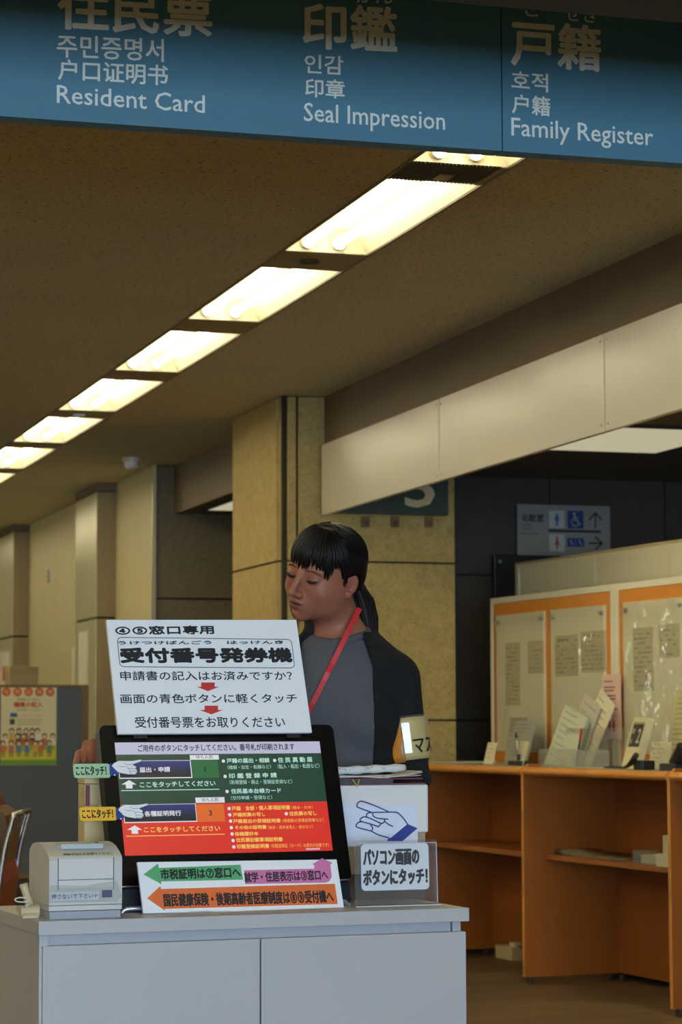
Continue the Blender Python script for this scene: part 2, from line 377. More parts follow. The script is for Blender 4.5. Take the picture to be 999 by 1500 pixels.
for nm, y0, y1 in (('near', 16.34, 17.12), ('far', 19.9, 20.7)):
    t = thing('clad_column', (3.26, (y0+y1)/2, 0), kind='structure')
    bx('core', M_joint, Wd, 3.2, 3.34, y0+0.01, y1-0.01, 0, 2.79, t)
    for z0, z1 in ((0.1, 1.87), (1.885, 2.74)):
        bx('cladding_panel', M_colm, Wd, 3.185, 3.2, y0+0.004, y1-0.004, z0, z1, t, bev=0.002)
        bx('cladding_panel', mat('brown_cladding', rgb(150, 128, 84), 0.5, var=0.03, vscale=2), Wd, 3.188, 3.33, y0, y0+0.012, z0, z1, t, bev=0.002)
    bx('cladding_cap', M_band, Wd, 3.183, 3.335, y0-0.002, y1, 2.745, 2.8, t)
# paper notices taped to the hall side of the columns
M_paper = mat('notice_paper', rgb(226, 222, 198), 0.8)
c = thing('paper_notice', (3.18, 16.8, 1.2), 'pale paper notice taped to the hall face of the nearer clad column', 'notice')
bx('sheet', M_paper, Wd, 3.179, 3.184, 16.62, 16.95, 1.1, 1.80, c)
c = thing('paper_notice', (3.18, 20.3, 1.3), 'white notice with red patch on the farthest clad column', 'notice')
bx('sheet', M_paper, Wd, 3.179, 3.184, 20.0, 20.5, 1.1, 1.76, c)
bx('red_print', mat('red_print', rgb(196, 60, 40), 0.8), Wd, 3.176, 3.179, 20.1, 20.35, 1.52, 1.64, c)
c = thing('paper_notice', (3.31, 17.6, 1.3), 'pale leaflet hung on the cream wall between the two clad columns', 'notice')
bx('sheet', M_paper, Wd, 3.308, 3.318, 17.5, 17.9, 1.25, 1.72, c)
# luminous ceiling panels
M_lum = emis('luminous_diffuser', (1.0, 0.92, 0.62, 1), 0.46, rgb(200, 190, 150))
def lumi(x0, x1, y0, y1, z, label):
    t = thing('ceiling_panel_light', ((x0+x1)/2, (y0+y1)/2, z), label, 'ceiling light')
    bx('diffuser', M_lum, Wd, x0+0.015, x1-0.015, y0+0.015, y1-0.015, z, z+0.008, t)
    c = B(); c.box(Wd, x0, x0+0.015, y0, y1, z-0.003, z+0.012); c.box(Wd, x1-0.015, x1, y0, y1, z-0.003, z+0.012); c.box(Wd, x0, x1, y0, y0+0.015, z-0.003, z+0.012); c.box(Wd, x0, x1, y1-0.015, y1, z-0.003, z+0.012)
    c.out('frame', M_beam, t)
lumi(4.37, 5.03, 10.19, 11.17, 2.497, 'square luminous ceiling panel above the writing desk boards')
lumi(3.55, 4.2, 13.45, 14.73, 2.482, 'luminous ceiling panel in the passage behind the stone pillar')
lumi(4.37, 5.03, 5.6, 6.6, 2.497, 'luminous ceiling panel over the near end of the writing desks')
# smoke detector
t = thing('smoke_detector', (3.09, 14.75, 2.8), 'small round cream smoke detector on ceiling beyond the pillar', 'smoke detector')
def lathe(bd, cx, cy, prof, seg=24):
    vs = [(cx+r*math.cos(2*PI*k/seg), cy+r*math.sin(2*PI*k/seg), z) for r, z in prof for k in range(seg)]
    fs = [(i*seg+k, i*seg+(k+1) % seg, (i+1)*seg+(k+1) % seg, (i+1)*seg+k) for i in range(len(prof)-1) for k in range(seg)]
    fs += [tuple(range(seg)), tuple((len(prof)-1)*seg+k for k in range(seg))]
    return bd.add(vs, fs)
lathe(B(), 3.09, 14.75, [(0.055, 2.8), (0.055, 2.775)]).out('base', M_soff, t, smooth=False)
lathe(B(), 3.09, 14.75, [(0.042, 2.775), (0.042, 2.745), (0.025, 2.73), (0.008, 2.728)]).out('sensor_head', M_white, t)

# ------------------------------------------------------------ line of recessed fluorescent troughs
M_tube = emis('fluorescent_tube', (1.0, 0.91, 0.66, 1), TUBE_POWER, (0.8, 0.8, 0.8, 1))
M_trough = mat('trough_enamel', rgb(222, 215, 186), 0.4)
M_tube2 = emis('hall_fill_tube', (1.0, 0.90, 0.60, 1), TUBE_POWER*1.9, (0.8, 0.8, 0.8, 1))  # stronger tube for the added light lines out of view
M_plate = mat('slot_plate', rgb(150, 134, 100), 0.5)
def trough(y0):
    """recessed two-tube trough from y0, 1.16 m long"""
    y1 = y0+1.16; zt = 2.885; t = thing('trough_light', ((XL+XR)/2, y0+0.58, 2.8))
    a0, a1, b0, b1 = XL+0.003, XR-0.003, XL+0.02, XR-0.045
    vs = [(a0, y0, 2.8), (a1, y0, 2.8), (a1, y1, 2.8), (a0, y1, 2.8), (b0, y0, zt), (b1, y0, zt), (b1, y1, zt), (b0, y1, zt)]
    B().add(vs, [(0, 1, 5, 4), (1, 2, 6, 5), (2, 3, 7, 6), (3, 0, 4, 7), (4, 5, 6, 7)]).out('reflector', M_trough, t)
    for x in (XL+0.082, XL+0.196):
        tb = B().tube([(x, y0+0.02, 2.832), (x, y1-0.018, 2.832)], 0.0155, 14).out('tube', M_tube, t, smooth=True)
        for ya, yb in ((y0+0.001, y0+0.022), (y1-0.02, y1-0.001)): B().tube([(x, ya, 2.832), (x, yb, 2.832)], 0.024, 16).out('lamp_holder', M_white, tb)
    return t
tlab = ['two-tube trough light partly hidden behind the blue-green hanging sign', 'brightest, nearest fully visible trough light just below the hanging sign',
        'second full trough light along the ceiling line from the hanging sign', 'third full trough light along the ceiling line from the hanging sign',
        'fourth full trough light along the ceiling line from the hanging sign', 'fifth full trough light along the ceiling line from the hanging sign',
        'sixth full trough light, cut by the left edge of the photo', 'farthest visible trough light, a sliver at the left edge']
proto = None
lab_f = 'fluorescent trough lights in the ceiling line'
k0 = 5.4525
ks = [(k0+1.4875*i, tlab[i] if i < 8 else 'trough light %s from the far wall in the main ceiling line' % ['fourth', 'third', 'second', 'last'][max(0, i-8)]) for i in range(12)]
ks += [(y, 'trough light above the waiting area, %s in front of the added header' % n_) for y, n_ in ((2.45, 'first'), (0.96, 'second'), (-0.53, 'third'), (-2.02, 'fourth'))]
for i, (y, lb) in enumerate(ks):
    if i == 0: proto = trough(y+0.08); o = proto
    else:
        o = copy_tree(proto); o.location = (proto.location[0], y+0.58, 2.8)
    tag(o, lb, 'ceiling light', lab_f)
ORD = ['first', 'second', 'third', 'fourth', 'fifth', 'sixth', 'seventh', 'eighth', 'ninth', 'tenth', 'eleventh', 'twelfth']
tube2 = [c_ for c_ in proto.children if c_.name.startswith('tube')][0].data.copy(); tube2.materials.clear(); tube2.materials.append(M_tube2)
for xl, nm in ((0.55, 'second'), (-1.25, 'third'), (-3.05, 'fourth')):   # added unseen light lines left of the view, brightening hall and ceiling
    for i in range(12):
        o = copy_tree(proto); o.location = (xl, (-2.02 if i < 4 else -0.85)+0.58+1.4875*i, 2.74)
        for ch in o.children:
            if ch.name.startswith('tube'):
                ch.data = tube2
        tag(o, 'added unseen trough light %s from the window wall in the %s parallel ceiling line' % (ORD[i], nm), 'ceiling light', 'added trough lights left of the view')
tube3 = tube2.copy(); tube3.materials.clear(); tube3.materials.append(emis('valance_fill_tube', (1.0, 0.90, 0.58, 1), TUBE_POWER*2.7, (0.8, 0.8, 0.8, 1)))
for i in range(5):                        # added fixtures hidden behind the cream valance, brightening the boards
    o = copy_tree(proto); o.location = (3.86, 3.85+1.4875*i, 2.405)
    for ch in o.children:
        if ch.name.startswith('tube'): ch.data = tube3
    tag(o, 'added hidden trough light %s from the near end behind the cream valance' % ORD[i], 'ceiling light', 'added trough lights behind the cream valance')
# plates in the gaps: air grille, sensor plates
plab = ['black air grille plate between the two nearest trough lights', 'blank slot plate with round dark sensor beside the brightest trough', 'blank slot plate before the second full trough light',
        'blank slot plate before the third full trough light', 'slot plate with small pale device in the light line', 'blank slot plate before the fifth full trough light']
for i in range(11):
    ya = k0+1.4875*i+1.163+(0.08 if i == 0 else 0); yb = k0+1.4875*(i+1)-0.003
    if i == 0:
        t = thing('air_grille', (2.39, ya, 2.8), plab[0], 'air grille')
        bx('plate', M_black, Wd, XL+0.001, XR-0.022, ya, yb, 2.803, 2.81, t)
        s = B()
        for q in range(22): x = XL+0.006+q*0.0125; s.box(Wd, x, x+0.004, ya+0.004, yb-0.004, 2.7965, 2.803)
        s.out('slat', mat('grille_slat', rgb(96, 88, 70), 0.5), t)
        bx('sensor_window', mat('grille_centre', rgb(190, 170, 130), 0.5), Wd, 2.372, 2.42, ya+0.12, ya+0.19, 2.793, 2.797, t)
        bx('edge_strip', M_plate, Wd, XR-0.021, XR-0.002, ya, yb, 2.797, 2.805, t)
    else:
        t = thing('slot_plate', (2.39, ya, 2.8), plab[i] if i < 6 else 'blank slot plate far along the ceiling light line, %s beyond the view' % ['first', 'second', 'third', 'fourth', 'fifth'][i-6], 'cover plate')
        bx('plate', M_plate, Wd, XL+0.001, XR-0.001, ya, yb, 2.798, 2.806, t)
        if i == 1: lathe(B(), 2.375, ya+0.15, [(0.036, 2.798), (0.034, 2.79)]).out('round_sensor', mat('sensor_brown', rgb(74, 62, 42), 0.6), t)
        if i == 4: bx('device', M_white, Wd, 2.35, 2.41, ya+0.14, ya+0.18, 2.785, 2.798, t)

# ------------------------------------------------------------ hanging direction sign
YS = 4.9
M_signb = mat('sign_blue_green', rgb(80, 128, 144), 0.5)
M_slet = mat('sign_cream_letter', rgb(236, 232, 214), 0.5)
hs = thing('hanging_sign', (1.6, YS+0.03, 2.393), 'long blue-green hanging sign with white lettering below the ceiling', 'sign')
FS = FX(0, YS)
s_b = onY(0, 170, YS)[2]; xs = onY(736, 220, YS)[0]
zt = onY(999, 8, YS)[2]
bx('sign_panel', M_signb, FS, 0.2, xs-0.0012, s_b, zt, -0.05, 0, hs, bev=0.0008)
bx('sign_panel', M_signb, FS, xs+0.0012, 2.9, s_b, zt, -0.05, 0, hs, bev=0.0008)
bx('mounting_channel', M_black, FS, 0.2, 2.9, zt+0.001, 2.799, -0.12, 0.02, hs)
def sg(s, BL, BR, TL, bold=0.0):
    writepx(B(), s, FS, BL, BR, TL, bold).out('lettering', M_slet, hs)
sg('住民票', (84, 43), (311, 56), (84, -22), 0.0026); sg('주민증명서', (83, 84), (240, 91), (83, 50), 0.0007); sg('户口证明书', (85, 117), (246, 126), (85, 86), 0.0008)
sg('Resident Card', (83, 151), (300, 166), (83, 124), 0.0004)
sg('印鑑', (443, 71), (582, 78), (443, 2), 0.0026); sg('いん', (450, -3), (500, -1), (450, -24), 0.0005); sg('かん', (522, 4), (576, 6), (522, -18), 0.0005)
sg('인감', (446, 107), (503, 110), (446, 79), 0.0007); sg('印章', (447, 142), (505, 145), (447, 114), 0.0008)
sg('Seal Impression', (445, 186), (652, 199), (445, 150), 0.0004)
sg('こ', (769, 24), (788, 25), (769, 5), 0.0006); sg('せき', (827, 31), (873, 34), (827, 8), 0.0006); sg('戸籍', (748, 96), (881, 106), (748, 27), 0.0026)
sg('호적', (749, 131), (803, 136), (749, 103), 0.0007); sg('户籍', (750, 166), (806, 171), (750, 137), 0.0008)
sg('Family Register', (749, 207), (957, 222), (749, 172), 0.0004)
# ------------------------------------------------------------ white reception cabinet
CR = 3.85; CT = 0.77
CA = np.array([0.798, 4.643, 0.0]); FC = floorframe(CA, CR)
M_cab = mat('white_laminate', rgb(176, 176, 178), 0.42, var=0.015, vscale=300, stretch=(1, 1, 0.05), bump=0.08, bscale=600)
CW, CDp = 0.893, 0.43
cb = thing('storage_cabinet', FC.p(CW/2, CDp/2, 0), 'white two-door cabinet carrying the touch screen monitor', 'cabinet')
bx('cabinet_top', M_cab, FC, 0, CW, 0, CDp, CT-0.027, CT, cb, bev=0.0015)
bx('side_panel', M_cab, FC, 0.004, 0.022, 0.012, CDp-0.005, 0.03, CT-0.0275, cb)
bx('side_panel', M_cab, FC, CW-0.028, CW-0.01, 0.022, CDp-0.005, 0.03, CT-0.0275, cb)
bx('back_panel', M_cab, FC, 0.022, CW-0.028, CDp-0.012, CDp-0.006, 0.03, CT-0.0275, cb)
bx('front_rail', M_cab, FC, 0.023, CW-0.03, 0.028, 0.045, CT-0.053, CT-0.0275, cb)
bx('plinth', M_cab, FC, 0.03, CW-0.03, 0.04, CDp-0.03, 0, 0.06, cb)
bx('bottom_board', M_cab, FC, 0.022, CW-0.028, 0.028, CDp-0.012, 0.03, 0.048, cb)
xm = 0.447
bx('door', M_cab, FC, 0.0095, xm-0.0015, 0.004, 0.021, 0.055, CT-0.0475, cb, bev=0.0015)
bx('door', M_cab, FC, xm+0.0015, CW-0.006, 0.004, 0.021, 0.055, CT-0.0475, cb, bev=0.0015)

# ------------------------------------------------------------ touch screen monitor and its boards
MB_ = onZ(210, 1338, 0.772)
FB = leaning(MB_, 7, 17)                      # face of the arrow board standing on the cabinet
M_board = mat('white_foam_board', rgb(244, 244, 244), 0.55)
M_ink = mat('black_ink', rgb(22, 22, 26), 0.6)
M_edge = mat('board_core', rgb(226, 224, 216), 0.8)
ab = thing('arrow_sign_board', FB.p(0.21, 0, 0), 'white board with green, pink and orange arrows leaning at the foot of the monitor', 'sign')
B().poly(FB, pxpoly(FB, [(210, 1338), (504, 1331), (493, 1259), (201, 1263)]), -0.006, 0).out('board', M_board, ab)
q = crop(200, 1230, 2.938)
def shape(name, fr, pts, m, parent, lift=0.0006, **k):
    return B().poly(fr, pxpoly(fr, pts), 0.0001, lift).out(name, m, parent, **k)
shape('green_arrow', FB, [q(*p) for p in [(30, 150), (92, 103), (95, 122), (447, 108), (458, 172), (105, 180), (108, 192)]], mat('green_paper', rgb(88, 168, 112), 0.7), ab, 0.0006, label='green arrow strip pointing left')
shape('pink_arrow', FB, [q(*p) for p in [(462, 132), (765, 125), (765, 109), (757, 106), (797, 80), (842, 100), (833, 106), (840, 160), (828, 180), (812, 185), (468, 191)]], mat('pink_paper', rgb(208, 120, 168), 0.7), ab, 0.0008, label='pink arrow strip pointing up')
shape('orange_arrow', FB, [q(*p) for p in [(45, 252), (102, 200), (104, 213), (852, 190), (865, 277), (120, 298), (123, 306)]], mat('orange_paper', rgb(222, 108, 50), 0.7), ab, 0.0010, label='orange arrow strip pointing left')
for s, a, b_, c_, bo in (('市税証明は⑦窓口へ', (104, 174), (450, 164), (102, 126), 0.0008), ('就学・住居表示は③窓口へ', (465, 186), (826, 174), (463, 140), 0.0006), ('国民健康保険・後期高齢者医療制度は⑧⑨受付機へ', (118, 290), (850, 272), (115, 232), 0.0009)):
    writepx(B(), s, FB, q(*a), q(*b_), q(*c_), bo, 0.0012).out('lettering', M_ink, ab)
bx('foot', M_board, FB, 0.1, 0.14, -0.0015, 0.001, -0.03, 0.0, ab)

FM = FB.off(-0.05)                            # front glass of the monitor
mn_ = thing('touch_screen_monitor', FM.p(0.21, -0.0, -0.06), 'black touch screen monitor showing a green and red menu', 'monitor')
M_bez = mat('black_gloss', rgb(4, 4, 6), 0.3, spec=0.15); M_bez2 = mat('black_plastic', rgb(16, 18, 22), 0.4)
def rrect(s0, t0, s1, t1, r, n=5):
    out = []
    for cx, cy, a in ((s1-r, t1-r, 0), (s0+r, t1-r, 90), (s0+r, t0+r, 180), (s1-r, t0+r, 270)):
        for k in range(n+1):
            an = math.radians(a+90*k/n); out.append((cx+r*math.cos(an), cy+r*math.sin(an)))
    return out
S = lambda x, y: FM.st(x, y)
sTL, sTR, sBR, sBL = S(167, 1089), S(467, 1085), S(488, 1245), S(184, 1254.6)
L0 = (sTL[0]+sBL[0])/2; L1 = (sTR[0]+sBR[0])/2; T0 = (sBL[1]+sBR[1])/2; T1 = (sTL[1]+sTR[1])/2
mo0, mo1 = S(145, 1075)[0]+0.001, S(489, 1075)[0]; mt1 = S(320, 1062)[1]; mt0 = S(515, 1289)[1]
B().poly(FM, rrect(mo0, mt0, mo1, mt1, 0.014), -0.028, 0.0).out('housing', M_bez, mn_)
bx('silver_edge', M_steel, FM, mo0+0.01, mo1-0.004, mt0-0.001, mt0+0.0015, -0.024, 0.002, mn_)
bx('speaker_bar', mat('navy_plastic', rgb(24, 30, 42), 0.4), FM, mo0+0.012, mo1-0.004, mt0-0.045, mt0-0.001, -0.03, -0.004, mn_, bev=0.004)
for sgn, x in ((0, mo0+0.03), (1, mo1-0.03)):
    e = -1 if sgn == 0 else 1
    P = [FM.p(x-e*0.03, mt0-0.02, -0.03), FM.p(x+e*0.018, mt0-0.012, -0.02), FM.p(x+e*0.022, mt0-0.05, -0.015)]
    base = FM.p(x+e*0.008, 0, -0.01); base[2] = CT+0.006; b2 = FM.p(x-e*0.05, 0, 0.0); b2[2] = CT+0.006
    P += [FM.p(x+e*0.02, mt0-0.07, -0.01), base, b2]
    # smooth the polyline
    Q = []
    for i in range(len(P)-1):
        for k in range(6):
            t = k/6; p0 = P[max(i-1, 0)]; p1 = P[i]; p2 = P[i+1]; p3 = P[min(i+2, len(P)-1)]
            Q.append(0.5*((2*p1)+(-p0+p2)*t+(2*p0-5*p1+4*p2-p3)*t*t+(-p0+3*p1-3*p2+p3)*t**3))
    Q.append(P[-1])
    B().tube(Q, 0.0055, 10).out('stand_leg', mat('satin_silver', rgb(200, 202, 206), 0.3, metal=0.8), mn_, smooth=True)
bx('rear_case', M_bez2, FM, mo0+0.08, mo1-0.08, mt0+0.03, mt1-0.06, -0.055, -0.028, mn_, bev=0.006)
SK = 1.0
def glow(name, c, k=0.85): return emis(name, rgb(*c), k)
scr = thing('screen', FM.p((L0+L1)/2, (T0+T1)/2, 0)); scr.parent = mn_
scr.location = [float(c) for c in (wloc(scr)-wloc(mn_))]
def U(fx, fy): return L0+(L1-L0)*fx, T1-(T1-T0)*fy      # fractions of the screen
hy = T1-(S(320, 1087)[1]-S(318, 1104.5)[1]); my = S(328, 1176.5)[1]
B().box(FM, L0, L1, hy, T1, 0.0002, 0.0006).out('header_bar', glow('screen_lilac', (190, 190, 218)), scr)
B().box(FM, L0, L1, my, hy, 0.0002, 0.0006).out('green_field', glow('screen_green', (16, 62, 44)), scr)
B().box(FM, L0, L1, T0, my, 0.0002, 0.0006).out('red_field', glow('screen_red', (220, 44, 26)), scr)
G_w = glow('screen_white', (226, 228, 236)); G_dk = glow('screen_ink', (26, 30, 60)); G_mint = glow('screen_mint', (186, 232, 222)); G_yel = glow('screen_yellow', (244, 196, 96))
M5 = crop(100, 1060, 2.4975); M6 = crop(150, 1060, 5.55); M7 = crop(320, 1060, 4.995)
def stext(s, cr, a, b_, c_, m, bold=0.0, name='lettering', lift=0.0012):
    writepx(B(), s, FM, cr(*a), cr(*b_), cr(*c_), bold, lift).out(name, m, scr)
stext('ご用件のボタンにタッチしてください。番号札が印刷されます', M5, (255, 104), (828, 97), (255, 78), G_dk, 0.0003)
def navy():
    m = bpy.data.materials.new('screen_button'); m.use_nodes = True; nt = m.node_tree; b = nt.nodes['Principled BSDF']
    b.inputs['Base Color'].default_value = (0.02, 0.02, 0.02, 1); b.inputs['Roughness'].default_value = 0.25
    tc = nt.nodes.new('ShaderNodeTexCoord'); sp = nt.nodes.new('ShaderNodeSeparateXYZ'); cr = nt.nodes.new('ShaderNodeValToRGB')
    nt.links.new(tc.outputs['Generated'], sp.inputs[0]); nt.links.new(sp.outputs['Z'], cr.inputs[0])
    cr.color_ramp.elements[0].position = 0.25; cr.color_ramp.elements[0].color = rgb(8, 12, 34); cr.color_ramp.elements[1].color = rgb(30, 44, 122)
    nt.links.new(cr.outputs[0], b.inputs['Emission Color']); b.inputs['Emission Strength'].default_value = 0.9; return m
G_navy = navy()
def srect(cr, x0, y0, x1, y1):
    a = FM.st(*cr(x0, y1)); b_ = FM.st(*cr(x1, (y0+y1)/2)); c_ = FM.st(*cr((x0+x1)/2, y0)); d_ = FM.st(*cr((x0+x1)/2, y1))
    return a[0], b_[0], d_[1], c_[1]
def sbox(name, cr, r, m, d=0.001):
    a = srect(cr, *r); return B().box(FM, a[0], a[1], a[2], a[3], 0.0004, d).out(name, m, scr)
sbox('button_rim', M6, (138, 300, 724, 446), G_w, 0.0008); sbox('touch_button', M6, (142, 304, 716, 438), G_navy, 0.001)
sbox('button_rim', M6, (178, 655, 766, 804), G_w, 0.0008); sbox('touch_button', M6, (182, 659, 758, 796), G_navy, 0.001)
sbox('count_box', M6, (735, 300, 942, 442), glow('screen_count_green', (22, 104, 52)), 0.0009); sbox('count_box', M6, (770, 655, 990, 798), glow('screen_count_orange', (226, 104, 32)), 0.0009)
sbox('count_label', M6, (712, 256, 945, 294), G_w, 0.001); sbox('count_label', M6, (758, 600, 992, 644), G_w, 0.001)
stext('待ち人数', M6, (758, 288), (898, 284), (758, 260), G_dk); stext('待ち人数', M6, (805, 638), (945, 634), (805, 606), G_dk)
stext('1', M6, (828, 392), (842, 392), (828, 352), G_dk, 0.0003); stext('3', M6, (866, 752), (892, 751), (866, 706), G_dk, 0.0004)
stext('届出・申請', M6, (302, 400), (550, 394), (302, 356), G_w, 0.0003, lift=0.0014); stext('各種証明発行', M6, (342, 757), (640, 750), (342, 712), G_w, 0.0003, lift=0.0014)
stext('ここをタッチしてください', M6, (305, 522), (920, 508), (305, 476), G_mint, 0.0003); stext('ここをタッチしてください', M6, (338, 888), (958, 874), (338, 842), G_yel, 0.0003)
def sarrow(cr, x0, y0, x1, y1):
    xm_ = (x0+x1)/2; w = (x1-x0)*0.22; ym = (y0+y1)/2+2
    return B().poly(FM, pxpoly(FM, [cr(xm_, y0), cr(x1, ym), cr(xm_+w, ym), cr(xm_+w+3, y1), cr(xm_-w+3, y1), cr(xm_-w, ym), cr(x0, ym)]), 0.0005, 0.0011).out('arrow_icon', G_w, scr)
sarrow(M6, 155, 460, 276, 528); sarrow(M6, 202, 828, 320, 896)
sbox('rule_line', M6, (152, 537, 950, 543), G_mint, 0.0009); sbox('rule_line', M6, (192, 905, 994, 911), G_yel, 0.0009)
for s, a, b_, c_, bo in (('戸籍の届出・相談', (60, 291), (375, 286), (60, 255), .0003), ('住 民 異 動 届', (435, 287), (685, 282), (435, 248), .0003), ('（婚姻・出生・転籍など）', (66, 336), (384, 330), (66, 307), 0), ('（転入・転出・転居など）', (434, 332), (738, 325), (434, 298), 0),
    ('印 鑑 登 録 申 請', (77, 403), (427, 396), (77, 365), .0003), ('（新規登録・廃止・登録証受領など）', (82, 446), (540, 440), (82, 414), 0), ('住民基本台帳カード', (92, 514), (458, 508), (92, 477), .0003), ('（交付申請・受領など）', (92, 560), (392, 554), (92, 530), 0)):
    stext(s, M7, a, b_, c_, G_mint, bo)
for s, a, b_, c_, bo in (('戸籍　全部・個人事項証明書', (97, 639), (525, 630), (97, 605), .0003), ('（謄本・抄本）', (536, 628), (688, 624), (536, 605), 0), ('戸籍附票の写し', (105, 684), (343, 679), (105, 653), .0003), ('住民票の写し', (518, 676), (718, 672), (518, 644), .0003),
    ('戸籍届出の受理証明書', (107, 731), (455, 725), (107, 700), .0003), ('（婚姻届の受理証明書など）', (468, 724), (768, 718), (468, 698), 0), ('その他の証明書', (120, 777), (352, 772), (120, 747), .0003), ('（独身・成年後見人・身分など）', (362, 774), (690, 768), (362, 748), 0),
    ('除籍謄抄本', (122, 824), (292, 820), (122, 793), .0003), ('住民票記載事項証明書', (128, 869), (470, 863), (128, 836), .0003), ('印鑑登録証明書', (133, 917), (372, 912), (133, 884), .0003), ('（印鑑登録証（カード）の提示が必要です）', (385, 911), (808, 902), (385, 882), 0)):
    stext(s, M7, a, b_, c_, G_yel, bo)
for cx, cy in ((35, 275), (410, 270), (48, 387), (62, 497), (77, 622), (495, 660), (82, 668), (88, 714), (93, 762), (99, 808), (106, 856), (111, 903)):
    a = FM.st(*M7(cx, cy)); B().poly(FM, [(a[0]+0.0036*math.cos(2*PI*k/12), a[1]+0.0036*math.sin(2*PI*k/12)) for k in range(12)], 0.0004, 0.001).out('bullet', G_w, scr)
sbox('status_mark', M7, (640, 911, 742, 924), glow('screen_pink', (232, 168, 190)), 0.001)

# pointing hand cut-outs and "touch here" tags stuck on the monitor
M_cuff = mat('blue_print', rgb(36, 58, 140), 0.6); M_hand = mat('hand_card', rgb(244, 244, 244), 0.6)
FG = FM.off(0.004)
def tagcard(px4, col, lab, hand_off, name_l):
    t = thing('touch_here_tag', FG.p(*FG.st(*px4[0]), 0), lab, 'tag', 'touch here tags on the monitor edge')
    a = pxpoly(FG, px4); s0 = (a[0][0]+a[3][0])/2; s1 = (a[1][0]+a[2][0])/2; t0 = (a[2][1]+a[3][1])/2; t1 = (a[0][1]+a[1][1])/2
    B().poly(FG, rrect(s0, t0, s1, t1, 0.006), -0.001, 0).out('tag_card', mat(name_l, rgb(*col), 0.6), t)
    hgt = t1-t0
    write(B(), 'ここにタッチ！', FG, s0+0.005, t0+hgt*0.18, (s1-s0)-0.014, hgt*0.64, 0.0006, 0.0004).out('lettering', M_ink, t)
    ox, oy = hand_off; H = lambda x, y: M6(x+ox, y+oy)
    cuff = [H(56, 330), H(76, 322), H(128, 402), H(112, 426), H(60, 418)]
    B().poly(FG, pxpoly(FG, cuff), -0.0012, 0.0002).out('cuff', M_cuff, t)
    for dx, dy in ((98, 418),): 
        a = FG.st(*H(dx, dy)); B().poly(FG, [(a[0]+0.0016*math.cos(k), a[1]+0.0016*math.sin(k)) for k in range(6)], 0.0003, 0.0006).out('cuff_button', M_hand, t)
    pts = [(74, 345), (88, 324), (130, 302), (190, 303), (240, 303), (312, 291), (321, 298), (312, 310), (245, 333), (276, 352), (272, 368), (283, 382), (282, 398), (272, 402), (275, 411), (262, 416), (215, 415), (150, 404), (120, 392)]
    hd = B().poly(FG, pxpoly(FG, [H(*p) for p in pts]), -0.0008, 0.0006).out('pointing_hand', M_hand, t)
    ln = B()
    for pl in ([(245, 333), (200, 334), (170, 322)], [(190, 348), (160, 352), (130, 345)], [(276, 366), (212, 364), (196, 352)], [(282, 388), (222, 388), (212, 368)], [(270, 408), (225, 410), (222, 392)], pts+[pts[0]]):
        ln.strip(FG, [FG.st(*H(*p)) for p in pl], 0.0007, 0.0008)
    ln.out('outline', M_ink, t)
tagcard([(106.5, 1120.5), (160, 1117), (163, 1138), (109, 1141)], (168, 204, 160), 'pale green "touch here" tag with pointing hand, upper of the two', (0, 0), 'green_tag')
tagcard([(115.5, 1181), (170.5, 1183), (172.5, 1203), (117.5, 1201.5)], (240, 184, 44), 'yellow "touch here" tag with pointing hand, lower of the two', (52, 357), 'yellow_tag')

# ------------------------------------------------------------ upright white sign board on top of the monitor
FT = FB.off(-0.036)
tb = thing('notice_board', FT.p(0.2, 0.38, 0), 'large white board with black writing fixed on top of the monitor', 'sign')
ptsT = [FT.st(*p) for p in [(173, 1075), (457, 1073), (434, 908), (156, 908)]]
B().poly(FT, ptsT, -0.008, 0).out('board', M_board, tb)
q4 = crop(150, 900, 2.854)
for s, a, b_, c_, bo in (('④⑤窓口専用', (55, 87), (468, 83), (55, 49), 0.0009), ('うけつけばんごう　はっけんき', (65, 127), (757, 124), (64, 111), 0.0004), ('受付番号発券機', (75, 205), (797, 202), (72, 139), 0.0021),
        ('申請書の記入はお済みですか？', (76, 277), (795, 276), (76, 237), 0.0003), ('画面の青色ボタンに軽くタッチ', (77, 373), (815, 370), (77, 333), 0.0003), ('受付番号票をお取りください', (138, 475), (765, 473), (138, 428), 0.0003)):
    writepx(B(), s, FT, q4(*a), q4(*b_), q4(*c_), bo, 0.0005).out('lettering', M_ink, tb)
a = FT.st(*q4(75, 219)); b_ = FT.st(*q4(803, 217)); c_ = FT.st(*q4(57, 96))
rr = rrect(a[0]-0.001, a[1], b_[0], c_[1], 0.009)
B().strip(FT, rr+[rr[0]], 0.0014, 0.0005).out('text_frame', M_ink, tb)
M_redar = mat('red_arrow_ink', rgb(198, 50, 44), 0.6)
for x0, x1, y0, y1 in ((395, 487, 285, 321), (407, 503, 382, 418)):
    xm_ = (x0+x1)/2
    B().poly(FT, pxpoly(FT, [q4(xm_-28, y0), q4(xm_+28, y0), q4(xm_+28, y0+18), q4(x1, y0+18), q4(xm_, y1), q4(x0, y0+18), q4(xm_-28, y0+18)]), 0.0001, 0.0006).out('red_arrow', M_redar, tb)
bx('mounting_tab', M_bez2, FT, 0.17, 0.23, mt1-0.08, mt1+0.03, -0.06, -0.044, tb); bx('tab_arm', M_bez2, FT, 0.17, 0.23, mt1+0.006, mt1+0.03, -0.044, -0.008, tb)
for s_ in (0.03, 0.37): bx('fixing_clip', M_bez2, FT, s_, s_+0.03, mt1-0.03, mt1+0.02, -0.022, -0.008, tb)

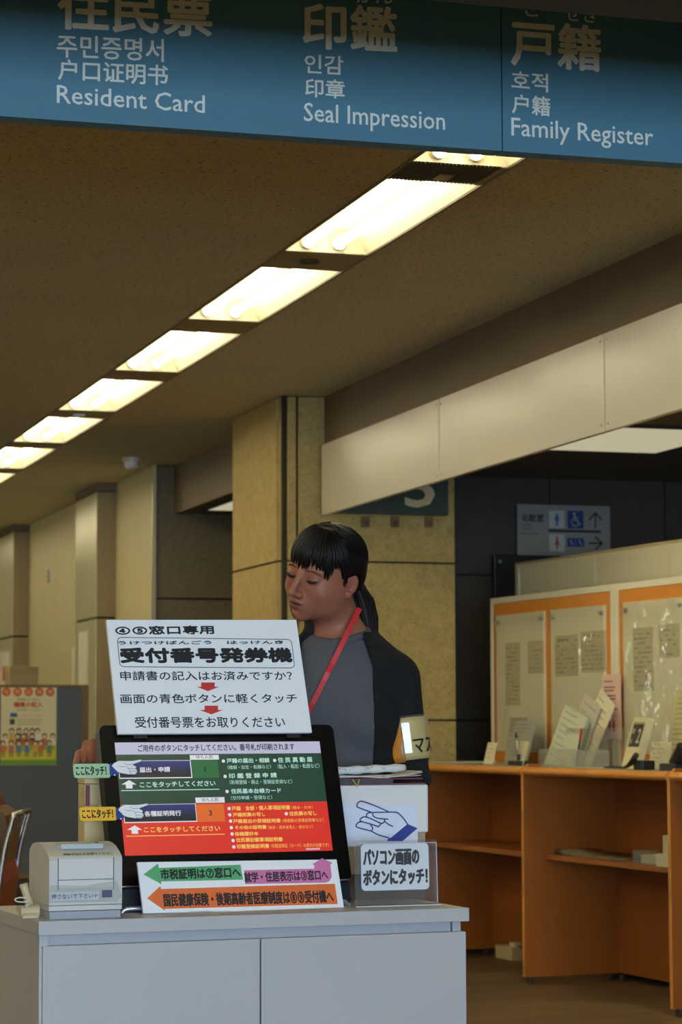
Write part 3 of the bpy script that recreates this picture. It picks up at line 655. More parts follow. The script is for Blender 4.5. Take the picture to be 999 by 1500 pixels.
# ------------------------------------------------------------ receipt printer
PB = onZ(71.5, 1347.5, CT); FP = floorframe(PB, CR)
M_prn = mat('printer_grey', rgb(196, 194, 190), 0.45); M_prn2 = mat('printer_base_grey', rgb(150, 156, 166), 0.5)
pr_ = thing('receipt_printer', FP.p(0.07, 0.09, 0), 'grey receipt printer with taped label on the left end of the cabinet', 'printer')
pw = 0.145; pd = 0.165
bx('base', M_prn2, FP, 0.002, pw-0.002, 0.002, pd, 0.0, 0.015, pr_, bev=0.001)
bx('lower_body', M_prn, FP, 0.0, pw, 0.0, pd, 0.016, 0.026, pr_, bev=0.001)
prof = [(0, 0.027), (0, 0.112), (0.004, 0.119), (0.02, 0.127), (0.045, 0.136), (0.075, 0.142), (0.11, 0.143), (0.14, 0.139), (pd-0.003, 0.128), (pd, 0.118), (pd, 0.027)]
FPs = Fr(FP.o, FP.v, FP.n, -FP.u)       # side profile frame: s back, t up
pb = B().poly(FPs, prof, -pw, 0).out('body', M_prn, pr_)
bx('paper_cover', mat('printer_cover', rgb(204, 202, 198), 0.4), FP, 0.018, pw-0.018, -0.002, 0.0, 0.058, 0.115, pr_, bev=0.0008)
ln = B()
ln.box(FP, 0.017, 0.018, -0.0025, 0, 0.056, 0.117); ln.box(FP, pw-0.018, pw-0.017, -0.0025, 0, 0.056, 0.117); ln.box(FP, 0.018, pw-0.018, -0.0028, 0, 0.0745, 0.0757)
ln.out('panel_gap', M_bez2, pr_)
bx('cutter_recess', mat('printer_slot', rgb(176, 186, 190), 0.5), FP, 0.03, pw-0.03, 0.028, 0.06, 0.132, 0.1425, pr_, bev=0.002)
bx('cover_latch', M_bez2, FP, pw-0.04, pw-0.034, 0.05, 0.054, 0.138, 0.144, pr_)
FPf = Fr(FP.p(0, -0.0035, 0), FP.u, FP.n, -FP.v)
B().poly(FPf, [(-0.001, 0.033), (pw-0.012, 0.031), (pw-0.001, 0.042), (pw-0.012, 0.071), (0.07, 0.064), (0.0, 0.066)], 0, 0.0004).out('tape', clear('packing_tape', (0.97, 0.97, 0.95, 1), 0.12, haze=0.12), pr_)
B().box(FPf, 0.002, 0.098, 0.036, 0.052, -0.001, -0.0003).out('label_strip', mat('label_white', rgb(214, 220, 232), 0.5), pr_)
write(B(), '押さないで下さい', FPf, 0.004, 0.039, 0.082, 0.010, 0.0002, 0.0006).out('lettering', mat('grey_ink', rgb(90, 94, 112), 0.6), pr_)
write(B(), '←', FPf, 0.088, 0.041, 0.008, 0.006, 0.0002, 0.0006).out('lettering', mat('grey_ink', rgb(90, 94, 112), 0.6), pr_)
B().box(FPf, 0.104, 0.124, 0.040, 0.054, 0.0, 0.0006).out('dark_window', mat('printer_window', rgb(58, 64, 88), 0.4), pr_)
FPt = Fr(FP.p(0, 0.006, 0.1195), FP.u, FP.v*0.9+FP.n*0.43, np.cross(FP.u, FP.v*0.9+FP.n*0.43))
B().box(FPt, 0.004, pw-0.004, 0.0, 0.012, 0.0008, 0.0012).out('label_strip', mat('label_cream', rgb(206, 196, 166), 0.6), pr_)
write(B(), '用紙が出たらお取りください', FPt, 0.03, 0.002, 0.1, 0.008, 0.0002, 0.0016).out('lettering', M_ink, pr_)
# beige lever and winder with a loop of white wire beside the printer
pc = FP.p(-0.028, 0.05, 0)
M_beige = mat('beige_plastic', rgb(196, 178, 140), 0.5)
wd = thing('power_adapter', pc, 'small beige adapter with upright lever and loop of wire left of the printer', 'adapter')
B().tube([FP.p(-0.042, 0.06, 0.013), FP.p(-0.006, 0.06, 0.013)], [0.010, 0.013], 14).out('adapter_body', M_beige, wd, smooth=False)
B().box(FP, -0.04, -0.008, 0.048, 0.072, 0.0, 0.006, 0.001).out('adapter_foot', M_beige, wd)
lv = [FP.p(-0.020-0.014*t, 0.07, 0.02+0.045*t) for t in np.linspace(0, 1, 6)]
B().tube(lv, [0.009, 0.0085, 0.008, 0.0075, 0.008, 0.0085], 8).out('lever', M_beige, wd, smooth=True)
lp = [FP.p(-0.03-0.006*math.sin(t*3)+0.0, 0.05, 0.022+0.004*t) for t in np.linspace(0, 3, 8)]
lp += [FP.p(-0.036+0.013*math.cos(t)-0.006, 0.05+0.006*math.sin(t), 0.036+0.004*math.sin(t)) for t in np.linspace(0, 2*PI, 18)]
B().tube(lp, 0.0013, 6).out('wire', mat('white_wire', rgb(220, 214, 196), 0.5), wd, smooth=True)

# ------------------------------------------------------------ acrylic card holder and its card
HB = onZ(517, 1330, CT); FHo = leaning(HB, CR-1.5, 3)
M_acr = clear('clear_acrylic', (0.97, 0.98, 0.99, 1), 0.03, haze=0.02); M_acre = mat('acrylic_edge', rgb(214, 216, 224), 0.12, spec=0.8)
hold = thing('acrylic_holder', FHo.p(0.085, 0, 0), 'clear acrylic card holder standing on the right end of the cabinet', 'holder')
q8 = crop(480, 1080, 4.541)
hT = FHo.st(*q8(450, 703))[1]; hR = FHo.st(*q8(722, 800))[0]; hL = FHo.st(*q8(182, 800))[0]
bx('front_sheet', M_acr, FHo, hL, hR, 0.004, hT, 0.0025, 0.0045, hold)
bx('back_sheet', M_acr, FHo, hL, hR, 0.004, hT+0.006, -0.0065, -0.0045, hold)
bx('base_plate', M_acr, FHo, hL-0.006, hR+0.006, 0.0, 0.004, -0.055, 0.012, hold)
for s_, nm in ((hL, 'side_edge'), (hR-0.002, 'side_edge')): bx(nm, M_acr, FHo, s_, s_+0.002, 0.004, hT+0.003, -0.0045, 0.0025, hold)
bx('top_edge', M_acre, FHo, hL, hR, hT-0.0012, hT, 0.003, 0.0042, hold); bx('front_edge', M_acre, FHo, hL-0.004, hR+0.004, 0.001, 0.0028, 0.0105, 0.0125, hold)
bx('side_gloss', M_acre, FHo, hR-0.0012, hR, 0.006, hT, 0.0026, 0.0044, hold)
FHc = FHo.off(0.0)
cdp = [FHc.st(*q8(*p)) for p in ((220, 1028), (683, 1012), (672, 700), (220, 705))]
cs0, cs1, ct0, ct1 = (cdp[0][0]+cdp[3][0])/2, (cdp[1][0]+cdp[2][0])/2, (cdp[0][1]+cdp[1][1])/2, (cdp[2][1]+cdp[3][1])/2
card = thing('instruction_card', FHc.p((cs0+cs1)/2, ct0, 0), 'white rounded card with two bold lines in the acrylic holder', 'card')
B().poly(FHc, rrect(cs0, ct0, cs1, ct1, 0.010), -0.003, -0.0015).out('card_border', mat('card_blue_border', rgb(96, 108, 160), 0.6), card)
B().poly(FHc, rrect(cs0+0.0012, ct0+0.0012, cs1-0.0012, ct1-0.0012, 0.009), -0.0016, -0.0008).out('card_sheet', M_board, card)
writepx(B(), 'パソコン画面の', FHc, q8(236, 860), q8(612, 848), q8(236, 745), 0.0014, -0.0004).out('lettering', M_ink, card)
writepx(B(), 'ボタンにタッチ！', FHc, q8(236, 992), q8(668, 975), q8(236, 882), 0.0015, -0.0004).out('lettering', M_ink, card)

# ------------------------------------------------------------ white box with the pointing hand sheet, binder and papers
dB = 0.285
FW = Fr(FC.p(0, dB, 0), FC.u, (0, 0, 1), -FC.v)
wR = FW.st(628, 1200)[0]; wT = FW.st(560, 1149.5)[1]; wM = FW.st(505, 1222)[1]; wL = wR-0.30
box_ = thing('white_case', FC.p((wL+wR)/2, dB+0.05, CT), 'white plastic case with pointing hand sheet, standing behind the acrylic holder', 'case')
M_case = mat('white_case_plastic', rgb(226, 224, 220), 0.4); 
bx('case_shell', M_case, FW, wL, wR, wM, wT, -0.125, 0, box_, bev=0.006)
bx('case_base', mat('case_beige_base', rgb(170, 150, 124), 0.5), FW, wL+0.004, wR-0.006, CT+0.055, wM, -0.115, -0.006, box_)
bx('case_foot', mat('case_brown_foot', rgb(86, 62, 48), 0.5), FW, wL+0.004, wR-0.006, CT, CT+0.055, -0.115, -0.006, box_)
FWs = FW.off(0.001)
hp = thing('pointing_hand_sheet', FWs.p((wL+wR)/2, wM, 0), 'sheet with large blue outlined pointing hand taped to the white case', 'poster')
a = FWs.st(*q8(100, 690)); b_ = FWs.st(*q8(597, 445))
bx('sheet', mat('sheet_white', rgb(222, 226, 240), 0.5), FWs, a[0], b_[0], a[1]-0.012, b_[1], 0, 0.0005, hp)
M_bl = mat('blue_marker', rgb(40, 52, 130), 0.6)
ln = B()
def curve(pl, n=5):
    P = [np.array(p, float) for p in pl]; Q = []
    for i in range(len(P)-1):
        p0, p1, p2, p3 = P[max(i-1, 0)], P[i], P[i+1], P[min(i+2, len(P)-1)]
        for k in range(n):
            t = k/n; Q.append(tuple(0.5*((2*p1)+(-p0+p2)*t+(2*p0-5*p1+4*p2-p3)*t*t+(-p0+3*p1-3*p2+p3)*t**3)))
    return Q+[tuple(P[-1])]
for pl in ([(285, 497), (215, 472), (193, 458), (205, 432), (235, 427), (320, 458), (405, 496)], [(300, 500), (440, 498), (470, 506), (500, 535), (532, 580)],
           [(298, 500), (302, 522), (330, 538), (400, 545)], [(375, 545), (382, 562), (405, 580), (432, 593)], [(258, 532), (258, 512), (275, 502), (300, 500)],
           [(335, 595), (295, 580), (225, 560), (215, 548), (232, 532), (262, 532), (330, 562), (352, 575), (335, 595)], [(290, 624), (200, 600), (188, 585), (205, 566), (225, 562)], [(290, 624), (298, 605), (285, 582)], [(352, 575), (370, 568), (378, 555)], [(290, 624), (340, 650), (405, 668)]):
    ln.strip(FWs, [FWs.st(*q8(*p)) for p in curve(pl)], 0.0026, 0.0009)
ln.out('hand_outline', M_bl, hp)
B().poly(FWs, pxpoly(FWs, [q8(*p) for p in [(530, 577), (597, 605), (495, 692), (393, 690), (402, 672), (420, 668)]]), 0.0005, 0.001).out('cuff', M_cuff, hp)
zc = wT
bd_ = thing('ring_binder', FC.p(wR-0.14, dB+0.06, zc), 'dark maroon binder lying on top of the white case', 'binder')
M_mar = mat('maroon_cloth', rgb(112, 52, 66), 0.6)
bx('cover', M_mar, FC, wR-0.21, wR-0.006, dB+0.002, dB+0.115, zc, zc+0.003, bd_)
bx('pages', mat('dark_pages', rgb(70, 72, 76), 0.7), FC, wR-0.21, wR-0.08, dB+0.006, dB+0.11, zc+0.003, zc+0.011, bd_)
bx('cover', M_mar, FC, wR-0.205, wR-0.012, dB+0.004, dB+0.11, zc+0.011, zc+0.0135, bd_)
rb = [FC.p(wR-0.175, dB+0.0005, zc+0.012), FC.p(wR-0.170, dB-0.002, zc+0.004), FC.p(wR-0.165, dB-0.003, zc-0.003)]
B().tube(rb, 0.0012, 6).out('ribbon', mat('yellow_ribbon', rgb(206, 176, 70), 0.6), bd_)
rb = [FC.p(wR-0.160, dB+0.0005, zc+0.012), FC.p(wR-0.165, dB-0.003, zc-0.003)]
B().tube(rb, 0.0012, 6).out('ribbon', mat('yellow_ribbon', rgb(206, 176, 70), 0.6), bd_)
def sheetpile(name, x0, x1, y0, y1, z0, n, m, label, th=0.0016, curl=0.0, group=None):
    t = thing(name, FC.p((x0+x1)/2, (y0+y1)/2, z0), label, 'papers', group)
    for i in range(n):
        b2 = B(); N = 10; jx = random.uniform(-.003, .003); vs = []; 
        for k in range(N+1):
            s_ = k/N; x = x0+jx+(x1-x0)*s_; z = z0+i*th + curl*max(0, s_-0.25)**1.0*(1 if i else 0.6)+0.0012*math.sin(s_*5+i)
            for y in (y0, y1):
                for dz in (0, th*0.8): vs.append(FC.p(x, y, z+dz))
        fs = []
        for k in range(N):
            a = k*4; b3 = a+4
            fs += [(a, b3, b3+2, a+2), (a+1, a+3, b3+3, b3+1), (a, a+1, b3+1, b3), (a+2, b3+2, b3+3, a+3)]
        fs += [(0, 2, 3, 1), (N*4, N*4+1, N*4+3, N*4+2)]
        b2.add(vs, fs).out('sheet', m, t)
    return t
M_shw = mat('leaflet_white', rgb(218, 218, 214), 0.7)
s1_ = sheetpile('leaflet_stack', wR-0.20, wR-0.085, dB+0.01, dB+0.09, zc+0.015, 3, M_shw, 'loose white sheets on the binder, left part of the pile')
s2_ = sheetpile('leaflet_stack', wR-0.10, wR-0.014, dB+0.0, dB+0.08, zc+0.0145, 3, mat('leaflet_cream', rgb(206, 200, 186), 0.7), 'curled cream leaflets on the right end of the binder', curl=0.012)
rl = thing('folded_newspaper', FC.p(wR-0.12, dB+0.06, zc+0.02), 'rolled printed newspaper lying on top of the paper pile', 'newspaper')
b2 = B(); N = 14
pth = [FC.p(wR-0.21+0.17*k/N, dB+0.035+0.004*math.sin(k), zc+0.0292+0.006*k/N) for k in range(N+1)]
b2.tube(pth, [0.0085+0.0012*math.sin(k*1.7) for k in range(N+1)], 12).out('paper_roll', M_shw, rl, smooth=True)
ln = B(); random.seed(4)
for k in range(26):
    s_ = random.random()*0.14; x = wR-0.205+s_
    z = zc+0.0292+0.006*(s_+0.005)/0.17; a_ = random.uniform(-0.2, 1.1)
    p = FC.p(x, dB+0.035-0.0096*math.cos(a_), z+0.0096*math.sin(a_)); ln.tube([p, p+FC.n*0.0022+FC.u*0.001], 0.0006, 4)
ln.out('print', mat('news_ink', rgb(90, 90, 92), 0.8), rl)
# beige box file behind the left edge of the monitor (the woman's hand rests on it)
FK = floorframe(CA, CR)
g0 = at(124.5, 1140, 4.98)
sx = (g0-FK.o) @ FK.u; sy = (g0-FK.o) @ FK.v
bf = thing('box_file', FK.p(sx+0.05, sy+0.02, CT), 'beige upright box file behind the left edge of the monitor', 'box file')
zt_ = g0[2]
bx('file_body', mat('beige_card', rgb(206, 186, 140), 0.7), FK, sx, sx+0.10, sy, sy+0.055, CT, zt_-0.012, bf, bev=0.002)
bx('file_lid', mat('beige_card', rgb(206, 186, 140), 0.7), FK, sx-0.001, sx+0.101, sy-0.001, sy+0.056, zt_-0.011, zt_, bf, bev=0.001)
bx('maroon_label', M_mar, FK, sx+0.001, sx+0.010, sy-0.0018, sy-0.0005, zt_-0.056, zt_-0.014, bf)
# ------------------------------------------------------------ orange writing desks with display boards
DR = 4.7; DL = 1.327; DD = 0.477; DZ = 0.955
r = math.radians(DR); D1 = np.array([3.912, 10.197, 0.0])
# desk frame: s toward the viewer along the row, t up, n toward the hall
sa = np.array([math.sin(r), -math.cos(r), 0]); nb = np.array([-math.cos(r), -math.sin(r), 0])
FD = Fr(D1, sa, (0, 0, 1), nb)                # n points to the hall, so depths behind the front are negative
M_or = mat('orange_wood', rgb(150, 85, 23), 0.42, var=0.10, vscale=5, stretch=(1, 1, 0.06), bump=0.05, bscale=90)
M_or2 = mat('orange_wood_edge', rgb(204, 136, 56), 0.38, var=0.06, vscale=5, stretch=(0.1, 0.1, 1))
def desk(i, label):
    """one writing desk bay from divider i to the next; s0 is the far side"""
    s0 = i*DL; t = thing('writing_desk', FD.p(s0+DL/2, 0, -DD/2), label, 'desk', 'orange writing desks in the row')
    bx('desktop', M_or, FD, s0+0.022, s0+DL-0.002, DZ-0.03, DZ-0.001, -DD+0.01, -0.02, t)
    FQ = Fr(FD.p(s0, DZ-0.02, -0.018), FD.u, FD.v, FD.n)
    prof = [(0.0, 0.018)] + [(0.026*math.cos(a), 0.0185*math.sin(a)) for a in np.linspace(PI/2, -PI/2, 9)] + [(0.0, -0.0185)]
    FQs = Fr(FQ.o, FD.n, FD.v, FD.u)
    b = B(); b.poly(FQs, prof, 0.022, DL-0.002); b.out('rounded_nosing', M_or2, t)
    bx('back_panel', M_or, FD, s0+0.0225, s0+DL-0.0005, 0.035, DZ-0.03, -DD, -DD+0.018, t)
    bx('shelf', M_or, FD, s0+0.0225, s0+DL-0.0005, 0.545, 0.567, -DD+0.019, -0.10, t, bev=0.001)
    # divider with chamfered top corner
    FS_ = Fr(FD.p(s0, 0, 0), -FD.n, FD.v, FD.u)
    pts = [(0.0, 0.03), (0.0, DZ-0.018), (0.028, DZ+0.010), (0.07, DZ+0.012), (0.09, DZ), (DD, DZ), (DD, 0.03)]
    B().poly(FS_, pts, 0, 0.022).out('divider', M_or, t)
    B().poly(FS_, [(-0.0012, 0.03), (-0.0012, DZ-0.018), (0.028, DZ+0.0115), (0.028, DZ+0.010), (0, DZ-0.019), (0, 0.03)], 0, 0.022).out('divider_edging', M_or2, t)
    for s_, d_ in ((0.011, 0.03), (0.011, DD-0.05), (0.07, DD-0.02)):
        p = FD.p(s0+s_, 0, -d_); B().tube([p, p+[0, 0, 0.0295]], [0.011, 0.009], 12).out('foot', M_beam, t)
    return t
for i, lb in ((-3, 'writing desk bay hidden behind the woman, farthest of the row'), (-2, 'writing desk bay just left of the first display board'), (-1, 'orange writing desk bay right of the white cabinet, with adapter box on its floor'), (0, 'orange writing desk bay with calendar and leaflet racks on top'), (1, 'orange writing desk bay cut by the right edge of the photo')):
    if i >= -1: desk(i, lb)
# display boards standing on the back of the desks
M_bwh = mat('board_frame_white', rgb(232, 226, 200), 0.45); M_bor = mat('board_orange_border', rgb(200, 126, 40), 0.5, var=0.04); M_bcr = mat('board_cream_panel', rgb(236, 230, 200), 0.6)
M_sht = clear('acrylic_sheet', (0.98, 0.98, 0.97, 1), 0.02, wave=0.03)
BZ = 1.778
def board(i, label, panes, last=False):
    s0 = i*DL; s1 = s0+DL; D = -DD
    t = thing('display_board', FD.p(s0+DL/2, DZ, D-0.015), label, 'board', 'display boards behind the writing desks')
    bx('frame_rail', M_bwh, FD, s0+0.002, s1-0.002, BZ-0.03, BZ, D-0.03, D+0.004, t, bev=0.001)
    bx('frame_post', M_bwh, FD, s0+0.002, s0+0.045 if i > -1 else s0+0.03, DZ, BZ-0.03, D-0.03, D+0.004, t)
    bx('frame_post', M_bwh, FD, s1-0.03, s1-0.002, DZ, BZ-0.03, D-0.03, D+0.004, t)
    bx('orange_border', M_bor, FD, s0+0.03, s1-0.03, DZ, BZ-0.03, D-0.028, D, t)
    for (a, b_) in panes:
        bx('cream_panel', M_bcr, FD, s0+a, s0+b_, DZ+0.055, BZ-0.09, D, D+0.002, t)
        bx('acrylic_sheet', M_sht, FD, s0+a+0.003, s0+b_-0.003, DZ+0.058, BZ-0.093, D+0.014, D+0.0165, t)
        for s_ in (a+0.035, b_-0.035):
            B().tube([FD.p(s0+s_, BZ-0.125, D+0.002), FD.p(s0+s_, BZ-0.125, D+0.021)], 0.010, 12).out('standoff', M_steel, t)
    return t
# pane limits from the photograph
def sof(x, y):                                 # s on the board plane for a pixel
    f = FD.off(-DD); a = f.st(x, y); return a
PS = lambda x, y: sof(x, y)[0]
pa = [(PS(728, 1000)+DL, PS(800, 1000)+DL), (PS(808, 1000)+DL, PS(889, 1000)+DL)]
b1_ = board(-1, 'display board with two acrylic panes, nearer the stone pillar', pa)
pb_ = [(PS(914, 1000), DL/2-0.01), (DL/2+0.02, DL-0.06)]
b2_ = board(0, 'display board at the right edge behind the flip calendar', pb_)
FBd = FD.off(-DD)                              # plane of the boards
# printed forms behind the acrylic
M_form = mat('form_paper', rgb(200, 192, 158), 0.8); M_fink = mat('form_ink', rgb(136, 128, 102), 0.8)
bc = crop(700, 830, 3.341)
def form(label, x0, y0, x1, y1, style):
    f = FBd.off(0.004); a = f.st(*bc(x0, y1)); b_ = f.st(*bc(x1, y0)); t = thing('printed_form', f.p((a[0]+b_[0])/2, a[1], 0), label, 'form', 'printed forms behind the acrylic')
    t0 = a[1]; t1 = f.st(*bc(x0, y0))[1]; t1 = (t1+b_[1])/2
    bx('sheet', M_form, f, a[0], b_[0], t0, t1, -0.0015, 0, t)
    ln = B(); W = b_[0]-a[0]; H = t1-t0; random.seed(int(x0))
    if style == 'grid':
        for k in range(12): ln.box(f, a[0]+0.01, b_[0]-0.01, t0+H*(0.08+0.055*k), t0+H*(0.08+0.055*k)+0.0012, 0.0002, 0.0005)
        for k in range(7): ln.box(f, a[0]+0.01+(W-0.02)*k/6-0.0006, a[0]+0.01+(W-0.02)*k/6+0.0006, t0+H*0.08, t0+H*0.68, 0.0002, 0.0005)
        ln.box(f, a[0]+W*0.12, a[0]+W*0.6, t0+H*0.88, t0+H*0.91, 0.0002, 0.0005)
    for k in range(int(H/0.022)):
        y = t1-0.03-k*0.021
        if y < t0+0.01: break
        x = a[0]+0.012
        while x < b_[0]-0.03:
            w_ = random.uniform(0.01, 0.04)
            if random.random() < 0.6: ln.box(f, x, min(x+w_, b_[0]-0.01), y, y+0.005, 0.0002, 0.0006)
            x += w_+0.008
    ln.out('print', M_fink, t)
form('tall narrow printed form behind the leftmost pane', 137, 372, 205, 680, '')
form('short printed form at the right of the leftmost pane', 245, 362, 322, 525, '')
form('gridded form on the left of the second pane', 378, 335, 490, 540, 'grid')
form('gridded form on the right of the second pane', 505, 315, 625, 520, 'grid')
form('tall printed form on the right hand board beside its corner bolt', 762, 298, 855, 610, '')
form('printed form near the right edge of the photo, high on the board', 888, 280, 985, 448, '')
# pink notice taped over the seam
f = FBd.off(0.02); a = f.st(*bc(612, 845)); b_ = f.st(*bc(700, 525))
t = thing('pink_notice', f.p((a[0]+b_[0])/2, a[1], 0), 'pink paper notice taped over the seam between the two boards', 'notice')
bx('sheet', mat('pink_notice_paper', rgb(232, 194, 176), 0.8), f, a[0], b_[0], a[1], b_[1], 0, 0.001, t)
ln = B(); W = b_[0]-a[0]; H = b_[1]-a[1]; random.seed(3)
for yy in (0.88, 0.79, 0.74, 0.66, 0.61, 0.57, 0.49, 0.45, 0.40, 0.36): ln.box(f, a[0]+W*0.12, a[0]+W*(0.12+random.uniform(0.35, 0.75)), a[1]+H*yy, a[1]+H*yy+0.006, 0.001, 0.0014)
ln.out('print', mat('notice_ink', rgb(120, 84, 80), 0.8), t)
ln = B()
for x, w_ in ((0.38, 0.10), (0.60, 0.14)): ln.poly(f, [(a[0]+W*x+0.012*math.cos(k/8*2*PI)*w_*8, a[1]+H*0.20+0.03*math.sin(k/8*2*PI)) for k in range(8)], 0.001, 0.0014)
ln.out('red_figures', mat('notice_red', rgb(176, 84, 80), 0.8), t)

# cream partition standing behind the boards
FQ2 = FD.off(-0.70)
a = FQ2.st(755, 825); PT = a[1]; s0 = a[0]
par = thing('cream_partition', FQ2.p(s0+1.5, 0, -0.02), 'tall cream partition with steel cap standing behind the display boards', 'partition')
M_par = mat('partition_cream', rgb(206, 200, 170), 0.5); seams = [s0+0.012, FQ2.st(868, 850)[0], FQ2.st(975, 840)[0], FQ2.st(975, 840)[0]*2-FQ2.st(868, 850)[0]]
seams.append(seams[-1]*2-seams[-2])
bx('top_cap', mat('partition_cap', rgb(168, 150, 116), 0.4), FQ2, s0, seams[-1], PT-0.012, PT, -0.04, 0.004, par)
bx('end_post', mat('partition_post', rgb(150, 140, 112), 0.4), FQ2, s0, s0+0.012, 0, PT-0.012, -0.04, 0.003, par)
for k in range(len(seams)-1):
    bx('post', M_par, FQ2, seams[k]-0.001, seams[k]+0.028, 0, PT-0.012, -0.035, 0.002, par)
    bx('partition_panel', M_par, FQ2, seams[k]+0.029, seams[k+1]-0.002, 0.05, PT-0.013, -0.03, -0.004, par, bev=0.001)
    bx('panel_rail', M_par, FQ2, seams[k]+0.029, seams[k+1]-0.002, PT-0.055, PT-0.013, -0.004, 0.0, par)

# toilet direction sign, green number sign and brackets on the pillar
tsn = thing('restroom_sign', (5.1, 12.57, 2.08), 'grey restroom direction sign on the dark wall above the partition', 'sign')
FTn = FX(0, 12.57)
a = FTn.st(757, 813); b_ = FTn.st(892, 742)
M_tsg = mat('grey_sign', rgb(150, 146, 134), 0.6); M_tsb = mat('pictogram_blue', rgb(40, 62, 120), 0.6)
bx('sign_panel', M_tsg, FTn, a[0], b_[0], a[1], b_[1], 0, 0.012, tsn)
tc_ = crop(740, 720, 3.857)
ts = FTn.off(0.0125)
def tsr(name, x0, y0, x1, y1, m, lift=0.001):
    p = ts.st(*tc_(x0, y1)); r2 = ts.st(*tc_(x1, y0)); return B().box(ts, p[0], r2[0], p[1], r2[1], 0, lift).out(name, m, tsn)
M_tdk = mat('sign_dark_ink', rgb(40, 38, 34), 0.6); M_tl = mat('pictogram_white', rgb(196, 194, 184), 0.6)
writepx(B(), '化粧室', ts, tc_(92, 170), tc_(218, 172), tc_(92, 125), 0.0012).out('lettering', M_tdk, tsn)
writepx(B(), '화장실', ts, tc_(94, 196), tc_(150, 197), tc_(94, 180)).out('lettering', M_tdk, tsn); writepx(B(), '洗手间', ts, tc_(94, 216), tc_(150, 217), tc_(94, 201)).out('lettering', M_tdk, tsn)
writepx(B(), 'Restrooms', ts, tc_(92, 242), tc_(186, 243), tc_(92, 228)).out('lettering', M_tdk, tsn)
tsr('pictogram_plate', 248, 110, 334, 205, M_tl); tsr('pictogram_plate', 250, 243, 334, 338, M_tl)
tsr('pictogram_plate', 352, 110, 442, 208, M_tsb); tsr('pictogram_plate', 350, 264, 396, 312, M_tsb); tsr('pictogram_plate', 400, 264, 444, 312, M_tsb)
tsr('divider_line', 244, 220, 540, 228, M_tdk)
def disc(bd, fr, x, y, r_, d=0.0014, n=14): bd.poly(fr, [(x+r_*math.cos(2*PI*k/n), y+r_*math.sin(2*PI*k/n)) for k in range(n)], 0.001, d)
def person_icon(cx, cy, m, skirt):
    p = ts.st(*tc_(cx, cy)); b = B(); disc(b, ts, p[0], p[1]+0.028, 0.0075)
    if skirt: b.poly(ts, [(p[0]-0.006, p[1]+0.019), (p[0]+0.006, p[1]+0.019), (p[0]+0.016, p[1]-0.012), (p[0]+0.005, p[1]-0.012), (p[0]+0.004, p[1]-0.036), (p[0]-0.004, p[1]-0.036), (p[0]-0.005, p[1]-0.012), (p[0]-0.016, p[1]-0.012)], 0.001, 0.0014)
    else: b.poly(ts, [(p[0]-0.013, p[1]+0.019), (p[0]+0.013, p[1]+0.019), (p[0]+0.013, p[1]-0.006), (p[0]+0.007, p[1]-0.006), (p[0]+0.006, p[1]-0.036), (p[0]-0.006, p[1]-0.036), (p[0]-0.007, p[1]-0.006), (p[0]-0.013, p[1]-0.006)], 0.001, 0.0014)
    b.out('person_pictogram', m, tsn)
person_icon(292, 158, mat('pictogram_man', rgb(44, 110, 160), 0.6), False); person_icon(293, 290, mat('pictogram_woman', rgb(190, 70, 70), 0.6), True)
p = ts.st(*tc_(396, 160)); b = B(); disc(b, ts, p[0]-0.006, p[1]+0.034, 0.007, 0.002)
b.strip(ts, [(p[0]-0.006, p[1]+0.026), (p[0]-0.004, p[1]-0.002), (p[0]+0.014, p[1]-0.002), (p[0]+0.022, p[1]-0.026), (p[0]+0.030, p[1]-0.024)], 0.006, 0.0016)
b.strip(ts, [(p[0]-0.002+0.021*math.cos(t_), p[1]-0.014+0.021*math.sin(t_)) for t_ in np.linspace(2.2, 5.6, 12)], 0.005, 0.0018)
b.strip(ts, [(p[0]-0.005, p[1]+0.014), (p[0]+0.012, p[1]+0.012)], 0.005, 0.0017)
b.out('wheelchair_pictogram', M_tl, tsn)
for cx in (373, 422):
    p = ts.st(*tc_(cx, 288)); b = B(); disc(b, ts, p[0]-0.002, p[1]+0.010, 0.004, 0.002); b.strip(ts, [(p[0]-0.002, p[1]+0.006), (p[0], p[1]-0.004), (p[0]+0.008, p[1]-0.005), (p[0]+0.009, p[1]-0.013)], 0.004, 0.0016)
    b.out('small_pictogram', M_tl, tsn)
for pts in ([(509, 205), (509, 120)], [(474, 160), (509, 120), (543, 160)]), ([(474, 292), (548, 292)], [(510, 258), (548, 292), (510, 325)]):
    b = B()
    for pl in pts: b.strip(ts, [ts.st(*tc_(*p)) for p in pl], 0.009, 0.0014)
    b.out('direction_arrow', M_tdk, tsn)
gs = thing('window_number_sign', (3.8, 11.62, 2.2), 'dark green hanging sign with the number 3 in front of the stone pillar', 'sign')
FGn = FX(0, 11.62)
a = FGn.st(657, 755)
bx('sign_panel', mat('dark_green_sign', rgb(24, 52, 38), 0.5), FGn, 3.47, a[0], a[1], 2.505, -0.03, 0, gs, bev=0.001)
a = FGn.st(594, 742); b_ = FGn.st(636, 742)
write(B(), '3', FGn, a[0], a[1], b_[0]-a[0], 0.215, 0.004, 0.001).out('number', mat('sign_number_cream', rgb(200, 188, 152), 0.6), gs)
for k, x in enumerate((535, 578, 628)):
    p = onY(x, 767, 11.72)
    t = thing('wall_bracket', (p[0], 11.715, p[2]), ['left', 'middle', 'right'][k]+' of three small brown brackets under the number sign', 'bracket', 'brackets under the number sign')
    bx('bracket_plate', mat('bracket_brown', rgb(120, 92, 50), 0.6), Wd, p[0]-0.022, p[0]+0.022, 11.704, 11.7215, p[2]-0.02, p[2]+0.035, t, bev=0.003)
    bx('bracket_pin', mat('bracket_pin', rgb(74, 54, 30), 0.5), Wd, p[0]-0.01, p[0]+0.008, 11.69, 11.704, p[2]-0.012, p[2]+0.012, t, bev=0.002)

